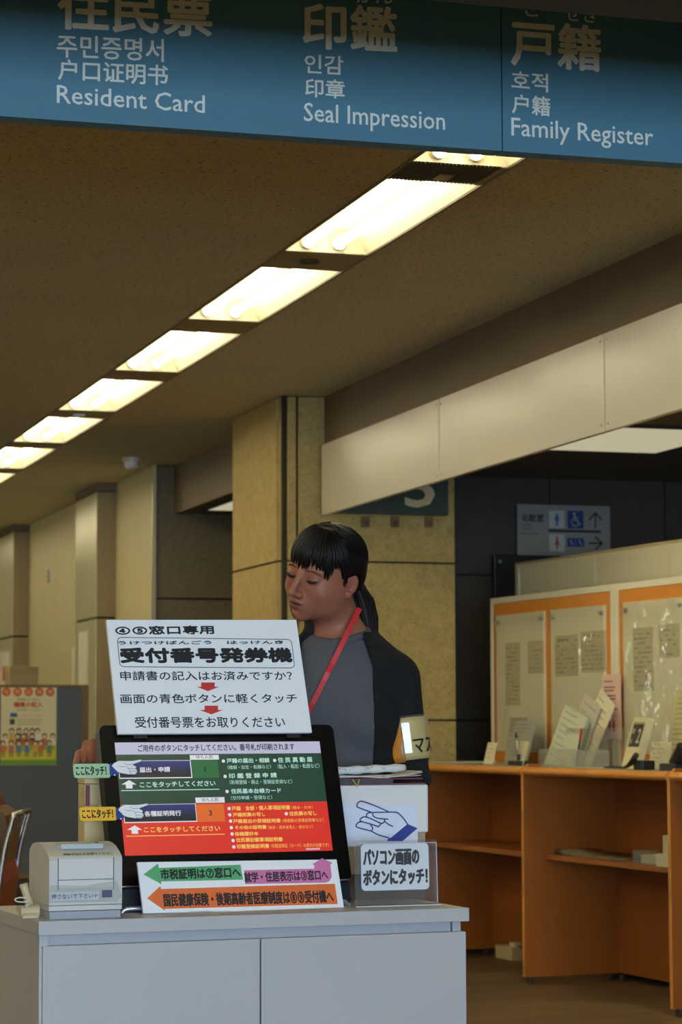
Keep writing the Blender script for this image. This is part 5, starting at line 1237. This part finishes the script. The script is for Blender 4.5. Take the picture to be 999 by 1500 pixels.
sk.ell(hp_(0, 7.0, 2.0), hr(5.0, 1.45, 1.6), H, k=0.014)
for s_ in (-1, 1): sk.ell(hp_(s_*3.3, 9.9, -0.1), hr(2.0, 1.6, 1.3), H, k=0.009, op='sub')
for s_ in (-1, 1): sk.ell(hp_(s_*3.15, 7.45, -0.1), hr(1.55, 1.35, 1.2), H, k=0.004)
sk.cone(hp_(0, 8.7, 1.0), hp_(0, 11.0, -3.2), 0.0058, 0.0074, k=0.009)
sk.ell(hp_(0, 11.25, -3.5), hr(0.95, 1.0, 0.85), H, k=0.005)
for s_ in (-1, 1):
    sk.ell(hp_(s_*1.2, 9.9, -3.85), hr(0.8, 1.1, 0.75), H, k=0.004)
    sk.ell(hp_(s_*0.65, 10.6, -4.55), hr(0.33, 0.5, 0.3), H, k=0.002, op='sub')
sk.ell(hp_(0, 6.9, -6.2), hr(3.0, 2.5, 2.6), H, k=0.018)
sk.ell(hp_(0, 9.15, -5.85), hr(1.9, 0.85, 0.55), H, k=0.004)
sk.ell(hp_(0, 9.0, -6.8), hr(1.7, 0.95, 0.7), H, k=0.004)
sk.ell(hp_(0, 10.0, -6.32), hr(2.3, 1.1, 0.14), H, k=0.0025, op='sub')
sk.ell(hp_(0, 9.4, -8.1), hr(1.8, 0.6, 0.4), H, k=0.006, op='sub')
# neck, chest, shoulders
sk.cone(hp_(0, -2.2, -5.5), neckb, 0.052, 0.056, k=0.022)
sk.cone(neckb+[-0.035, 0, 0.0], shR+[0.02, 0, 0.005], 0.04, 0.046, k=0.035); sk.cone(neckb+[0.03, 0, 0.0], shL+[-0.02, 0, 0.005], 0.04, 0.046, k=0.035)
sk.ell((0.02, -0.02, 1.18), (0.150, 0.092, 0.165), k=0.03); sk.ell((0.02, -0.02, 0.98), (0.130, 0.09, 0.16), k=0.04)
for a, b, c, ra, rb, rc in ((shL, elL, wrL, 0.046, 0.037, 0.026), (shR, elR, wrR, 0.046, 0.036, 0.024)):
    sk.cone(a, b, ra, rb, k=0.02); sk.cone(b, c, rb, rc, k=0.012)
# hand: palm then four unequal fingers bending down over the edge, thumb from the palm side
pc = hnd+np.array([0.028, -0.012, 0.004])
sk.cone(wrR, pc, 0.021, 0.022, k=0.012, flat=(1, 1, 1.15))
kn = [hnd+np.array([-0.006+0.0158*i, 0.016+0.003*(1.5-abs(i-1.5)), 0.012+0.004*(1.5-abs(i-1.3))]) for i in range(4)]
ln_ = [0.75, 0.95, 1.0, 0.88]
for i, kpt in enumerate(kn):
    L_ = ln_[i]; r1 = 0.0092-0.0006*(i == 0)
    sk.cone(pc+np.array([(i-1.5)*0.011, 0.0, 0.0]), kpt, 0.013, r1+0.001, k=0.008)
    p1 = kpt+np.array([-0.003, 0.013, -0.016])*L_*1.25; p2 = p1+np.array([-0.001, -0.004, -0.024])*L_; 
    sk.cone(kpt, p1, r1, r1-0.0008, k=0.003); sk.cone(p1, p2, r1-0.0008, r1-0.0018, k=0.002)
th0 = pc+np.array([-0.012, -0.002, -0.010]); th1 = hnd+np.array([-0.022, 0.002, -0.008]); th2 = th1+np.array([-0.006, 0.012, -0.022])
sk.cone(th0, th1, 0.013, 0.0100, k=0.006); sk.cone(th1, th2, 0.0100, 0.0078, k=0.003)
# left hand resting low behind the white case
lh = wrL
for i in range(4): 
    q0 = lh+np.array([-0.012+0.012*(i-1.5)*1.3, 0.055, -0.012]); sk.cone(lh+np.array([(i-1.5)*0.01, 0.01, 0]), q0, 0.014, 0.0095, k=0.006); sk.cone(q0, q0+np.array([0, 0.022, -0.026])*[0.8, 1.0, 0.95, 0.8][i], 0.009, 0.0075, k=0.002)
sk.cone(lh+[-0.015, 0.01, 0], lh+[-0.045, 0.045, -0.01], 0.013, 0.009, k=0.005)
V, F = sk.mesh()
# colour by place: lips, cheeks, nostrils
hl = (V-HO) @ H.T / SH
base = np.array(rgb(152, 96, 74)[:3]); col = np.tile(base, (len(V), 1))
def blend(mask, c): 
    global col
    mask = np.clip(mask, 0, 1)[:, None]; col = col*(1-mask)+np.array(rgb(*c)[:3])*mask
def gau(cx, cy, cz, rx, ry, rz): return np.exp(-(((hl[:, 0]-cx)/rx)**2+((hl[:, 1]-cy)/ry)**2+((hl[:, 2]-cz)/rz)**2))
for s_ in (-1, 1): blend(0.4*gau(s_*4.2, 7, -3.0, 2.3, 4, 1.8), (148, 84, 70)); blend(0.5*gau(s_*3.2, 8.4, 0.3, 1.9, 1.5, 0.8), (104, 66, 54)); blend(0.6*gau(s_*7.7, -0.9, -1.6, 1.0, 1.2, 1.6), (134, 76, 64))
lipm = np.clip(1.6-2.0*np.maximum(np.abs(hl[:, 0]/1.95)**2+((hl[:, 2]+6.32)/(0.98-0.25*np.abs(hl[:, 0])/2))**2-0.35, 0), 0, 1)*(hl[:, 1] > 7.6)
blend(lipm*0.85, (118, 62, 58)); blend(gau(0, 9.4, -6.33, 1.8, 0.9, 0.13)*1.2*(hl[:, 1] > 7.4), (78, 36, 36))
dist_h = np.linalg.norm(V-hnd, axis=1); blend(np.clip(1-dist_h/0.09, 0, 1)*0.5, (158, 100, 68))
M_skin = mat('skin', rgb(200, 150, 124), 0.5, attr='tone', spec=0.35, bump=0.06, bscale=500)
M_skin.node_tree.nodes['Principled BSDF'].inputs['Subsurface Weight'].default_value = 0.12
M_skin.node_tree.nodes['Principled BSDF'].inputs['Subsurface Radius'].default_value = (0.01, 0.004, 0.002)
body = emit_mesh(V, F, 'body', M_skin, person, colors=col, smooth_it=2)
# ---- ears as fine relief on the head
def hb(b, pts, r, seg=8): return b.tube([FBy.o+(lambda q_: FBy.u*q_[0]+FBy.v*q_[1]+FBy.n*q_[2])(hp_(*p)) for p in pts], r, seg)
def hw(x, y, z): q_ = hp_(x, y, z); return FBy.p(*q_)
for s_ in (-1, 1):
    g_ = SDF(np.arange(-1.8, 2.2, 0.07), np.arange(-3.4, 3.4, 0.08), np.arange(-4.2, 4.2, 0.08))
    # local ear space in cm: x outward, y forward, z up
    c_, sn = math.cos(math.radians(12)), math.sin(math.radians(12)); Rr = np.array([[1, 0, 0], [0, c_, sn], [0, -sn, c_]])
    out_ = math.radians(-34); Ro = np.array([[math.cos(out_), -math.sin(out_), 0], [math.sin(out_), math.cos(out_), 0], [0, 0, 1]])
    R_ = Rr @ Ro
    g_.ell((0.0, 0, 0.35), (0.42, 1.75, 2.65), R_); g_.ell((0.05, 0.55, -1.9), (0.38, 0.95, 1.0), R_, k=0.5)
    g_.ell((0.45, 0.25, 0.55), (0.45, 1.15, 1.75), R_, k=0.25, op='sub'); g_.ell((0.5, 0.55, -0.35), (0.75, 0.75, 0.85), R_, k=0.25, op='sub')
    g_.cone((0.22, -0.75, -0.8), (0.22, -0.35, 1.5), 0.20, 0.18, k=0.3); g_.cone((0.2, 1.05, -0.75), (0.35, 0.75, -0.35), 0.28, 0.2, k=0.25)
    Ve, Fe = g_.mesh(); e = Ve*[s_, 1, 1]
    if s_ < 0: Fe = Fe[:, ::-1]
    W_ = np.array([hp_(x+s_*7.45, y-0.6, z-1.2) for x, y, z in e])
    ce = np.tile(base, (len(W_), 1))*np.array([1.0, 0.86, 0.84])
    emit_mesh(W_, Fe, 'ear', M_skin, person, colors=ce, smooth_it=1)
# ---- eyes: lash line, slit of the eyeball, brow hairs
M_lash = mat('lash_black', rgb(20, 14, 12), 0.6); M_eye = mat('eye_wet', rgb(60, 46, 42), 0.15)
for s_ in (-1, 1):
    pl = []
    for t_ in np.linspace(-1, 1, 15):
        x = s_*3.15+t_*1.5; z = -0.25-0.12*(1-t_*t_)+0.12*t_*s_
        y = 7.45+1.40*math.sqrt(max(0.02, 1-(t_*1.5/1.7)**2-((z+0.1)/1.25)**2)); pl.append((x, y, z))
    eye = hb(B(), [(x, y-0.12, z-0.22) for x, y, z in pl[1:-1]], [0.0010+0.0026*math.sin(PI*k/12) for k in range(13)], 8).out('eye', M_eye, person, smooth=True)
    hb(B(), pl, [0.0008]+[0.0021]*13+[0.0012], 6).out('eyelid_line', M_lash, eye, smooth=True)
    b = B(); random.seed(5)
    for k in range(16):
        x, y, z = pl[min(14, int(k*14/15))]; hb(b, [(x, y, z), (x+0.12*s_*(k-7)/8*0.5, y+0.35, z-0.18), (x+0.2*s_*(k-7)/8, y+0.6, z-0.15)], [0.00035, 0.00028, 0.0001], 4)
    b.out('eyelashes', M_lash, eye, kind='stuff')
    b = B()
    for k in range(46):
        t_ = k/45; x = s_*(1.5+3.3*t_); z = 1.75+0.35*math.sin(PI*min(1, t_*1.1))-0.25*t_+random.uniform(-.13, .13)
        y = 9.0-0.09*(abs(x)-1)**2; hb(b, [(x, y-0.1, z), (x+s_*0.3, y-0.02, z+0.12), (x+s_*0.55, y-0.12, z+0.08)], [0.0004, 0.0003, 0.0001], 4)
    b.out('eyebrow', mat('brow_brown', rgb(52, 36, 30), 0.7), person)
# ---- hair
M_hair = mat('black_hair', rgb(13, 10, 10), 0.45, spec=0.22, var=0.25, vscale=60, stretch=(1, 1, 0.15))
hg = SDF(np.arange(-9.6, 9.6, 0.22), np.arange(-12.5, 11.5, 0.22), np.arange(-9.5, 13.5, 0.22))
hg.ell((0, -0.75, 3.35), (8.15, 10.0, 8.9)); hg.ell((0, -5.0, -0.5), (6.6, 5.0, 5.0), k=2.0)
hg.cone((0, -9.0, 1.0), (0, -9.9, -2.6), 3.0, 1.5, k=2.0)
# face opening: cut everything in front of and below the hairline
P_ = hg.pts((slice(None),)*3); X_, Y_, Z_ = P_[..., 0], P_[..., 1], P_[..., 2]
ax_ = np.abs(X_)
line_y = np.where(Z_ > -0.2, 1.9+0.36*(Z_+0.2), 1.9+0.62*(Z_+0.2))          # side hairline recedes going down
front_cut = np.maximum(line_y - Y_, Z_-(6.4-0.02*ax_**2))
ear_cut = Z_ - np.where(Y_ > -3.2, 1.35-0.25*np.abs(Y_+0.6), -6.0)
ear_cut = np.maximum(ear_cut, -3.1-Y_)
low = np.maximum(-3.5 - (Z_+0.25*(Y_+9)), -99)
hg.D = np.maximum(hg.D, -front_cut.astype(np.float32)*0.7)
hg.D = np.maximum(hg.D, -ear_cut.astype(np.float32)*0.7)
hg.D = np.maximum(hg.D, (-(Z_+4.6-0.0*Y_)).astype(np.float32)*0.8)
Vh, Fh = hg.mesh(); Wh = np.array([hp_(*p) for p in Vh])
hair = emit_mesh(Wh, Fh, 'hair', M_hair, person, smooth_it=3)
random.seed(21)
def on_scalp(az, el, lift=0.0):
    """point on the hair shell; az 0 = front, 90 = left, 180 = back; el from horizon"""
    x = math.sin(az)*math.cos(el); y = math.cos(az)*math.cos(el); z = math.sin(el)
    return (x*(8.15+lift), -0.75+y*(10.0+lift), 3.35+z*(8.9+lift))
# swept strands from the parting back to the tie
st_ = B()
for k in range(240):
    az = math.radians(random.uniform(12, 168)); sgn = random.choice((-1, 1)); el0 = math.radians(random.uniform(30, 84)); az0 = math.radians(random.uniform(40, 120))
    pts = []; lf = random.uniform(-0.08, 0.07); zt_e = random.uniform(-14, 10)
    for i in range(9):
        t_ = i/8; a = az0+(PI-az0)*(t_**0.9); e = el0*(1-t_)**1.1+math.radians(zt_e-22*t_)*t_
        pts.append(on_scalp(sgn*a, e, lf))
    pts = [p for p in pts if not (p[2] < 0.9 and p[1] > -3.0)]
    if len(pts) > 3: hb(st_, pts, [0.0006]+[0.0011]*(len(pts)-2)+[0.0006], 5)
st_.out('swept_strands', M_hair, hair, smooth=True, kind='stuff')
# fringe: tapered locks from the crown down over the forehead, thinner toward the tips
fr_ = B()
def lock(az, ztip, wid, spread=0.0, lift=0.0, start=66):
    """hair lock from the crown over the hairline, then hanging against the forehead down to ztip"""
    pts = []; a = math.radians(az); e0 = math.radians(start); e1 = math.radians(20)
    for i in range(7):
        t_ = i/6; e = e0*(1-t_)+e1*t_; pts.append(on_scalp(a*(0.7+0.3*t_), e, lift+0.12+0.18*t_))
    z0 = pts[-1][2]
    for i in range(1, 7):
        t_ = i/6; aa = a+math.radians(spread)*t_; z = z0+(ztip-z0)*t_; rr = math.cos(math.asin(max(-1, min(1, (z-3.35)/9.3))))
        k_ = 1.0-0.035*t_
        pts.append((math.sin(aa)*(8.4+lift)*rr*k_, -0.75+math.cos(aa)*(10.25+lift)*min(rr, 0.985)*k_, z))
    r_ = [wid*0.0006]+[wid*0.0011]*7+[wid*0.0010, wid*0.0009, wid*0.0007, wid*0.00045, wid*0.00012]
    hb(fr_, pts, r_, 6)
groups = [(-58, 0.6, 10), (-48, 0.7, 14), (-38, 0.8, 16), (-29, 1.0, 16), (-21, 1.4, 14), (-13, 2.2, 8), (-5, 1.2, 16), (3, 1.0, 18), (11, 1.3, 14), (20, 2.6, 7), (28, 1.5, 14), (35, 0.5, 16), (41, -0.6, 12), (46, -1.0, 8), (52, 1.4, 9), (60, 2.8, 9)]
for az, zt_, n in groups:
    for k in range(n):
        d = random.gauss(0, 2.6); lock(az+d, zt_-0.35+abs(d)*0.22+random.uniform(0, 0.9), random.uniform(1.0, 2.2), spread=-d*0.35, lift=random.uniform(-0.25, 0.12))
for k in range(150): lock(random.uniform(-70, 76), random.uniform(3.0, 4.8), random.uniform(1.3, 2.4), lift=random.uniform(-0.2, 0.1))
fr_.out('fringe', M_hair, hair, smooth=True, kind='stuff')
# wisps before the ear
ws = B()
for k in range(26):
    s_ = 1 if k % 3 else -1; y0 = random.uniform(1.0, 2.6)
    hb(ws, [(s_*7.7, y0, 2.2), (s_*7.35, y0-0.5, 0.4), (s_*6.9+0*s_, y0-0.9, random.uniform(-2.4, -0.6))], [0.0007, 0.0006, 0.00015], 5)
ws.out('side_wisps', M_hair, hair, smooth=True, kind='stuff')
# ponytail: tie and hanging bundle
tie = B().tube([hw(0, -10.2, -2.0), hw(0, -11.0, -2.9)], [0.016, 0.015], 14).out('hair_tie', mat('tie_black', rgb(16, 16, 18), 0.6), hair)
t0_ = loc(hw(0, -10.7, -2.6))+np.array([-0.009, 0, 0])
pt = B(); pc_ = [t0_+np.array(d) for d in ((0, 0, 0), (0.014, -0.012, -0.012), (0.030, -0.012, -0.045), (0.040, -0.004, -0.085), (0.047, 0.0, -0.125), (0.052, 0.002, -0.155))]
pr_r = [0.013, 0.021, 0.026, 0.025, 0.018, 0.005]
core = [FBy.p(*p) for p in pc_]; pt.tube(core, [r_*0.82 for r_ in pr_r], 14)
for k in range(130):
    an = random.uniform(0, 2*PI); q_ = random.uniform(0.7, 1.0); pts = []
    for i, (p, r_) in enumerate(zip(pc_, pr_r)):
        tw = an+0.12*i; pts.append(FBy.p(*(p+np.array([math.cos(tw), math.sin(tw), 0])*r_*q_+np.array([0, 0, random.uniform(-.004, .004)]))))
    pts = curve(pts, 3) if False else pts
    pt.tube(pts, [0.0010, 0.0014, 0.0014, 0.0012, 0.0008, 0.0002], 5)
pt.out('ponytail', mat('ponytail_hair', rgb(24, 15, 12), 0.45, spec=0.25, var=0.25, vscale=60), hair, smooth=True)

# ---- clothes
cs_ = dict(coarse=0.0045)
cx = np.arange(-0.40, 0.29, 0.0045); cy = np.arange(-0.20, 0.20, 0.0045); cz = np.arange(0.80, 1.42, 0.0045)
def torso(g_, e, arms=False):
    g_.cone(hp_(0, -2.2, -5.5), neckb, 0.052+e, 0.056+e, k=0.015)
    g_.cone(neckb+[-0.035, 0, -0.004], shR+[0.02, 0, 0.004], 0.04+e, 0.047+e, k=0.03); g_.cone(neckb+[0.03, 0, -0.004], shL+[-0.02, 0, 0.004], 0.04+e, 0.047+e, k=0.03)
    g_.ell((0.02, -0.02, 1.18), (0.140+e, 0.094+e, 0.165+e), k=0.03); g_.ell((0.02, -0.02, 0.98), (0.134+e, 0.094+e, 0.17), k=0.04)
    for s_ in (-0.055, 0.085): g_.ell((s_, 0.045, 1.155), (0.055, 0.045, 0.055), k=0.035)
    return g_
tp = torso(SDF(cx, cy, cz), 0.005)
tp.half(H[2]*0.35+np.array([0.0, 0.25, 1.0])/1.0*0.65, (H[2]*0.35+np.array([0, 0.25, 1.0])*0.65) @ (neckb+np.array([0, 0.055, 0.018])))
P_ = tp.pts((slice(None),)*3)
fold = 0.0022*np.sin(P_[..., 0]*46+P_[..., 2]*22+1.5*np.sin(P_[..., 2]*18))*np.clip((1.27-P_[..., 2])*6, 0, 1); tp.D += fold.astype(np.float32)
V, F = tp.mesh()
top_ = emit_mesh(V, F, 'grey_top', mat('grey_knit', rgb(84, 84, 90), 0.9, var=0.06, vscale=180, bump=0.5, bscale=500, stretch=(1, 1, 0.4)), person, smooth_it=3)
top_['label'] = 'grey mock-neck knit top'

nkc = neckb+np.array([-0.006, 0.012, 0.024])
ring = [FBy.p(*(nkc+np.array([0.061*math.cos(a), 0.060*math.sin(a), 0.010*math.cos(a)-0.014*math.sin(a)]))) for a in np.linspace(0, 2*PI, 41)]
B().tube(ring, 0.0085, 10, cap=False).out('collar', bpy.data.materials['grey_knit'], top_, smooth=True)
cg = SDF(np.arange(-0.42, 0.30, 0.005), np.arange(-0.22, 0.22, 0.005), np.arange(0.80, 1.40, 0.005))
torso(cg, 0.016)
for a, b, c, ra, rb, rc in ((shL, elL, wrL, 0.054, 0.046, 0.034), (shR, elR, wrR+np.array([0.035, 0, 0]), 0.054, 0.044, 0.033)):
    cg.cone(a, b, ra, rb, k=0.02); cg.cone(b, c, rb, rc, k=0.012)
P_ = cg.pts((slice(None),)*3)
wr_ = 0.004*np.sin(P_[..., 2]*95+P_[..., 0]*40)*np.clip((P_[..., 0]-0.12)*14, 0, 1)*np.clip((1.15-P_[..., 2])*8, 0, 1); cg.D += wr_.astype(np.float32)
# front opening and neck opening
op_l = -0.062; op_r = 0.098
open_ = np.maximum(np.maximum(P_[..., 0]-(op_r-0.04*np.clip((P_[..., 2]-1.27)*8, 0, 1)), op_l-P_[..., 0]), -0.005-P_[..., 1])
cg.D = np.maximum(cg.D, -open_.astype(np.float32))
nko = np.sqrt(((P_[..., 0]-neckb[0])**2+(P_[..., 1]-neckb[1])**2))-(0.075)
cg.D = np.maximum(cg.D, -np.maximum(nko, 1.30-P_[..., 2]).astype(np.float32))
V, F = cg.mesh()
M_card = mat('black_knit', rgb(11, 11, 12), 0.9, bump=0.5, bscale=300)
crd = emit_mesh(V, F, 'black_cardigan', M_card, person, smooth_it=3); crd['label'] = 'open black cardigan'
# red lanyard: flat ribbon from behind the neck down to the middle of the chest
def ribbon(pts, wd, name, m, parent, th=0.0012, side=None):
    b = B(); vs = []; n = len(pts)
    for i, p in enumerate(pts):
        p = np.array(p, float); t_ = np.array(pts[min(i+1, n-1)])-np.array(pts[max(i-1, 0)]); t_ = t_/np.linalg.norm(t_)
        nn = np.array(side[i] if side is not None else (0, 1.0, 0.0)); w_ = np.cross(t_, nn); w_ /= np.linalg.norm(w_)
        for s_, d in ((-1, 0), (1, 0), (1, 1), (-1, 1)): vs.append(FBy.p(*(p+w_*s_*wd/2+nn*d*th)))
    fs = []
    for i in range(n-1):
        for k in range(4): fs.append((i*4+k, i*4+(k+1) % 4, (i+1)*4+(k+1) % 4, (i+1)*4+k))
    fs += [(0, 3, 2, 1), tuple((n-1)*4+k for k in range(4))]
    return b.add(vs, fs).out(name, m, parent, smooth=False)
def bpx(x, y, b_):                              # body-frame point for a pixel at a given b
    d = ray(x, y); t = (b_-(CAM-FBy.o) @ FBy.v)/(d @ FBy.v); return loc(CAM+d*t)
M_lan = mat('red_lanyard', rgb(196, 30, 38), 0.5)
tD = tp.D; 
def surf_b(a, z, g_, lo=0.0):
    """front surface depth of a clothes field at (a,z)"""
    i = int(np.clip(np.searchsorted(g_.ax[0], a), 1, len(g_.ax[0])-1)); k = int(np.clip(np.searchsorted(g_.ax[2], z), 1, len(g_.ax[2])-1))
    col_ = g_.D[i, :, k]; ins = np.where(col_ < 0)[0]
    return (g_.ax[1][ins[-1]]+0.0045) if len(ins) else lo
lp2 = []; sd = []
for t_ in np.linspace(0, 1, 16):
    x = 527-(527-440)*t_; y = 892+(1066-892)*t_
    p = bpx(x, y, 0.06)
    for _ in range(3):
        bb = surf_b(p[0], min(p[2], neckb[2]+0.03), tp, p[1]); p = bpx(x, y, max(bb, -0.02)+0.002)
    lp2.append(p); sd.append((0.12, 0.97, 0.2))
bs_ = [p[1] for p in lp2]
for i in range(len(lp2)):                      # even out the depth
    j0, j1 = max(0, i-2), min(len(lp2), i+3); lp2[i] = np.array([lp2[i][0], max(np.mean(bs_[j0:j1]), bs_[i]), lp2[i][2]])
b5 = lp2[6][1]
for i in range(6): lp2[i] = np.array([lp2[i][0], b5+(neckb[1]+0.058-b5)*((6-i)/6)**1.5, lp2[i][2]])
bk = [neckb+np.array([0.057, -0.005, 0.052])]
lan = ribbon(lp2, 0.0115, 'red_lanyard', M_lan, person, side=sd)
mid = lp2[-1]
rgt_side = [np.array([mid[0]-0.004-0.05*t_-0.0*t_, 0.0, mid[2]+(neckb[2]+0.03-mid[2])*t_]) for t_ in np.linspace(0, 1, 12)]
for p in rgt_side: p[1] = max(surf_b(p[0], min(p[2], neckb[2]+0.02), tp, 0.03), -0.02)+0.002
ribbon(rgt_side, 0.0115, 'red_lanyard', M_lan, person, side=[(0, 0.97, 0.2)]*12)
bc_ = FBy.p(mid[0], mid[1]+0.003, mid[2]-0.06)
FBg = Fr(bc_, FBy.u, FBy.n, FBy.v)
bg = B().box(FBg, -0.03, 0.03, -0.045, 0.05, 0, 0.003, 0.001).out('badge_holder', mat('badge_card', rgb(220, 220, 222), 0.3), person)
# ---- armband with pen, on her left sleeve
axd = (elL-shL)/np.linalg.norm(elL-shL)
def armpt(t_, an, r_):                          # t along the upper arm, angle 0 = toward the viewer, positive toward picture right
    c_ = shL+(elL-shL)*t_; x_ = np.array([1.0, 0, 0]); x_ = x_-axd*(x_ @ axd); x_ /= np.linalg.norm(x_); y_ = np.cross(x_, axd); 
    if y_[1] < 0: y_ = -y_
    return c_+(x_*math.sin(an)+y_*math.cos(an))*r_
def band(name, a0, a1, t0_, t1_, m, parent, r0, r1, n=24, th=0.0018, wob=0.0):
    vs = []; fs = []; M_ = 6
    for i in range(n+1):
        an = a0+(a1-a0)*i/n
        for j in range(M_+1):
            tt = t0_+(t1_-t0_)*j/M_; rr = r0+(r1-r0)*j/M_+wob*math.sin(an*7+j*1.3)
            vs.append(FBy.p(*armpt(tt, an, rr))); vs.append(FBy.p(*armpt(tt, an, rr+th)))
    S_ = (M_+1)*2
    for i in range(n):
        for j in range(M_):
            a = i*S_+j*2; b = a+S_
            fs += [(a+1, b+1, b+3, a+3), (a, a+2, b+2, b)]
        a = i*S_; b = a+S_; fs += [(a, b, b+1, a+1)]; a += M_*2; b += M_*2; fs += [(a, a+1, b+1, b)]
    for i in (0, n):
        for j in range(M_): a = i*S_+j*2; fs.append((a, a+1, a+3, a+2))
    return B().add(vs, fs).out(name, m, parent, smooth=True)
T0a, T1a = 0.42, 0.86
ab_ = thing('armband', FBy.p(*armpt(0.8, 0, 0.05)), 'yellow and orange cloth armband with black lettering on the woman\'s left sleeve', 'armband')
ab_.parent = person; ab_.location = [float(v) for v in (wloc(ab_)-wloc(person))]
for kk in ('label', 'category'): del ab_[kk]
M_yel = mat('armband_cream', rgb(226, 200, 128), 0.5); M_ora = mat('armband_orange', rgb(208, 132, 32), 0.6, var=0.15, vscale=30)
band('cream_section', math.radians(-8), math.radians(200), T0a, T1a, M_yel, ab_, 0.0560, 0.0510)
band('orange_section', math.radians(-88), math.radians(-6), T0a+0.02, T1a+0.015, M_ora, ab_, 0.0570, 0.0520, wob=0.0012)
band('clear_cover', math.radians(-14), math.radians(70), T0a-0.02, T1a, clear('vinyl_cover', (0.98, 0.97, 0.9, 1), 0.06, haze=0.06), ab_, 0.0590, 0.0540, th=0.0006)
# lettering bent round the sleeve
gv, gf, _ = glyphs('マス'); b = B(); vs = []
for k, (dx, dy) in enumerate([(0, 0), (0.012, 0), (-0.012, 0), (0, 0.015), (0, -0.015)]):
    vs = [FBy.p(*armpt(T0a+(T1a-T0a)*(0.86-0.34*(p[1]+dy)), math.radians(16+62*(p[0]+dx)), 0.0575+0.0001*k)) for p in gv]; b.add(vs, gf)
b.out('lettering', M_ink, ab_)
# pen with silver clip
pn0 = armpt(0.5, math.radians(-30), 0.062); pn1 = bpx(568, 1016, pn0[1])
pn_ = B().tube([FBy.p(*pn0), FBy.p(*(pn0+(pn1-pn0)*0.55))], 0.0035, 8).out('pen_barrel', mat('pen_pink', rgb(190, 150, 150), 0.4), ab_)
B().tube([FBy.p(*(pn0+(pn1-pn0)*0.5)), FBy.p(*pn1)], [0.0045, 0.004], 8).out('pen_clip', mat('pen_clip_silver', rgb(186, 186, 190), 0.25, metal=0.8), pn_)
B().tube([FBy.p(*(pn1-[0, 0, 0.004])), FBy.p(*(pn1+[0, 0, 0.005]))], 0.0052, 12).out('clip_button', mat('pen_clip_silver', rgb(186, 186, 190), 0.25, metal=0.8), pn_)
# ---- trousers and shoes
tg = SDF(np.arange(-0.22, 0.26, 0.008), np.arange(-0.22, 0.22, 0.008), np.arange(0.03, 0.98, 0.008))
tg.ell((0.02, -0.02, 0.86), (0.155, 0.108, 0.13))
for s_ in (-1, 1):
    hip = np.array([0.02+s_*0.075, -0.02, 0.80]); kne = np.array([0.02+s_*0.08, -0.005, 0.46]); ank = np.array([0.02+s_*0.085, -0.03, 0.08])
    tg.cone(hip, kne, 0.085, 0.062, k=0.03); tg.cone(kne, ank, 0.062, 0.05, k=0.02)
V, F = tg.mesh(); emit_mesh(V, F, 'trousers', mat('dark_trousers', rgb(30, 32, 40), 0.85), person, smooth_it=2)
for s_ in (-1, 1):
    sg_ = SDF(np.arange(-0.06, 0.06, 0.005), np.arange(-0.12, 0.19, 0.006), np.arange(0.0, 0.12, 0.005))
    sg_.ell((0, 0.06, 0.036), (0.042, 0.10, 0.034)); sg_.ell((0, -0.035, 0.046), (0.036, 0.052, 0.044), k=0.02); sg_.D = np.maximum(sg_.D, -(sg_.pts((slice(None),)*3)[..., 2]-0.003).astype(np.float32))
    V, F = sg_.mesh(); V = V+np.array([0.02+s_*0.085, -0.05, 0.0]); emit_mesh(V, F, 'shoe', mat('black_shoe', rgb(22, 20, 20), 0.4), person, smooth_it=1)
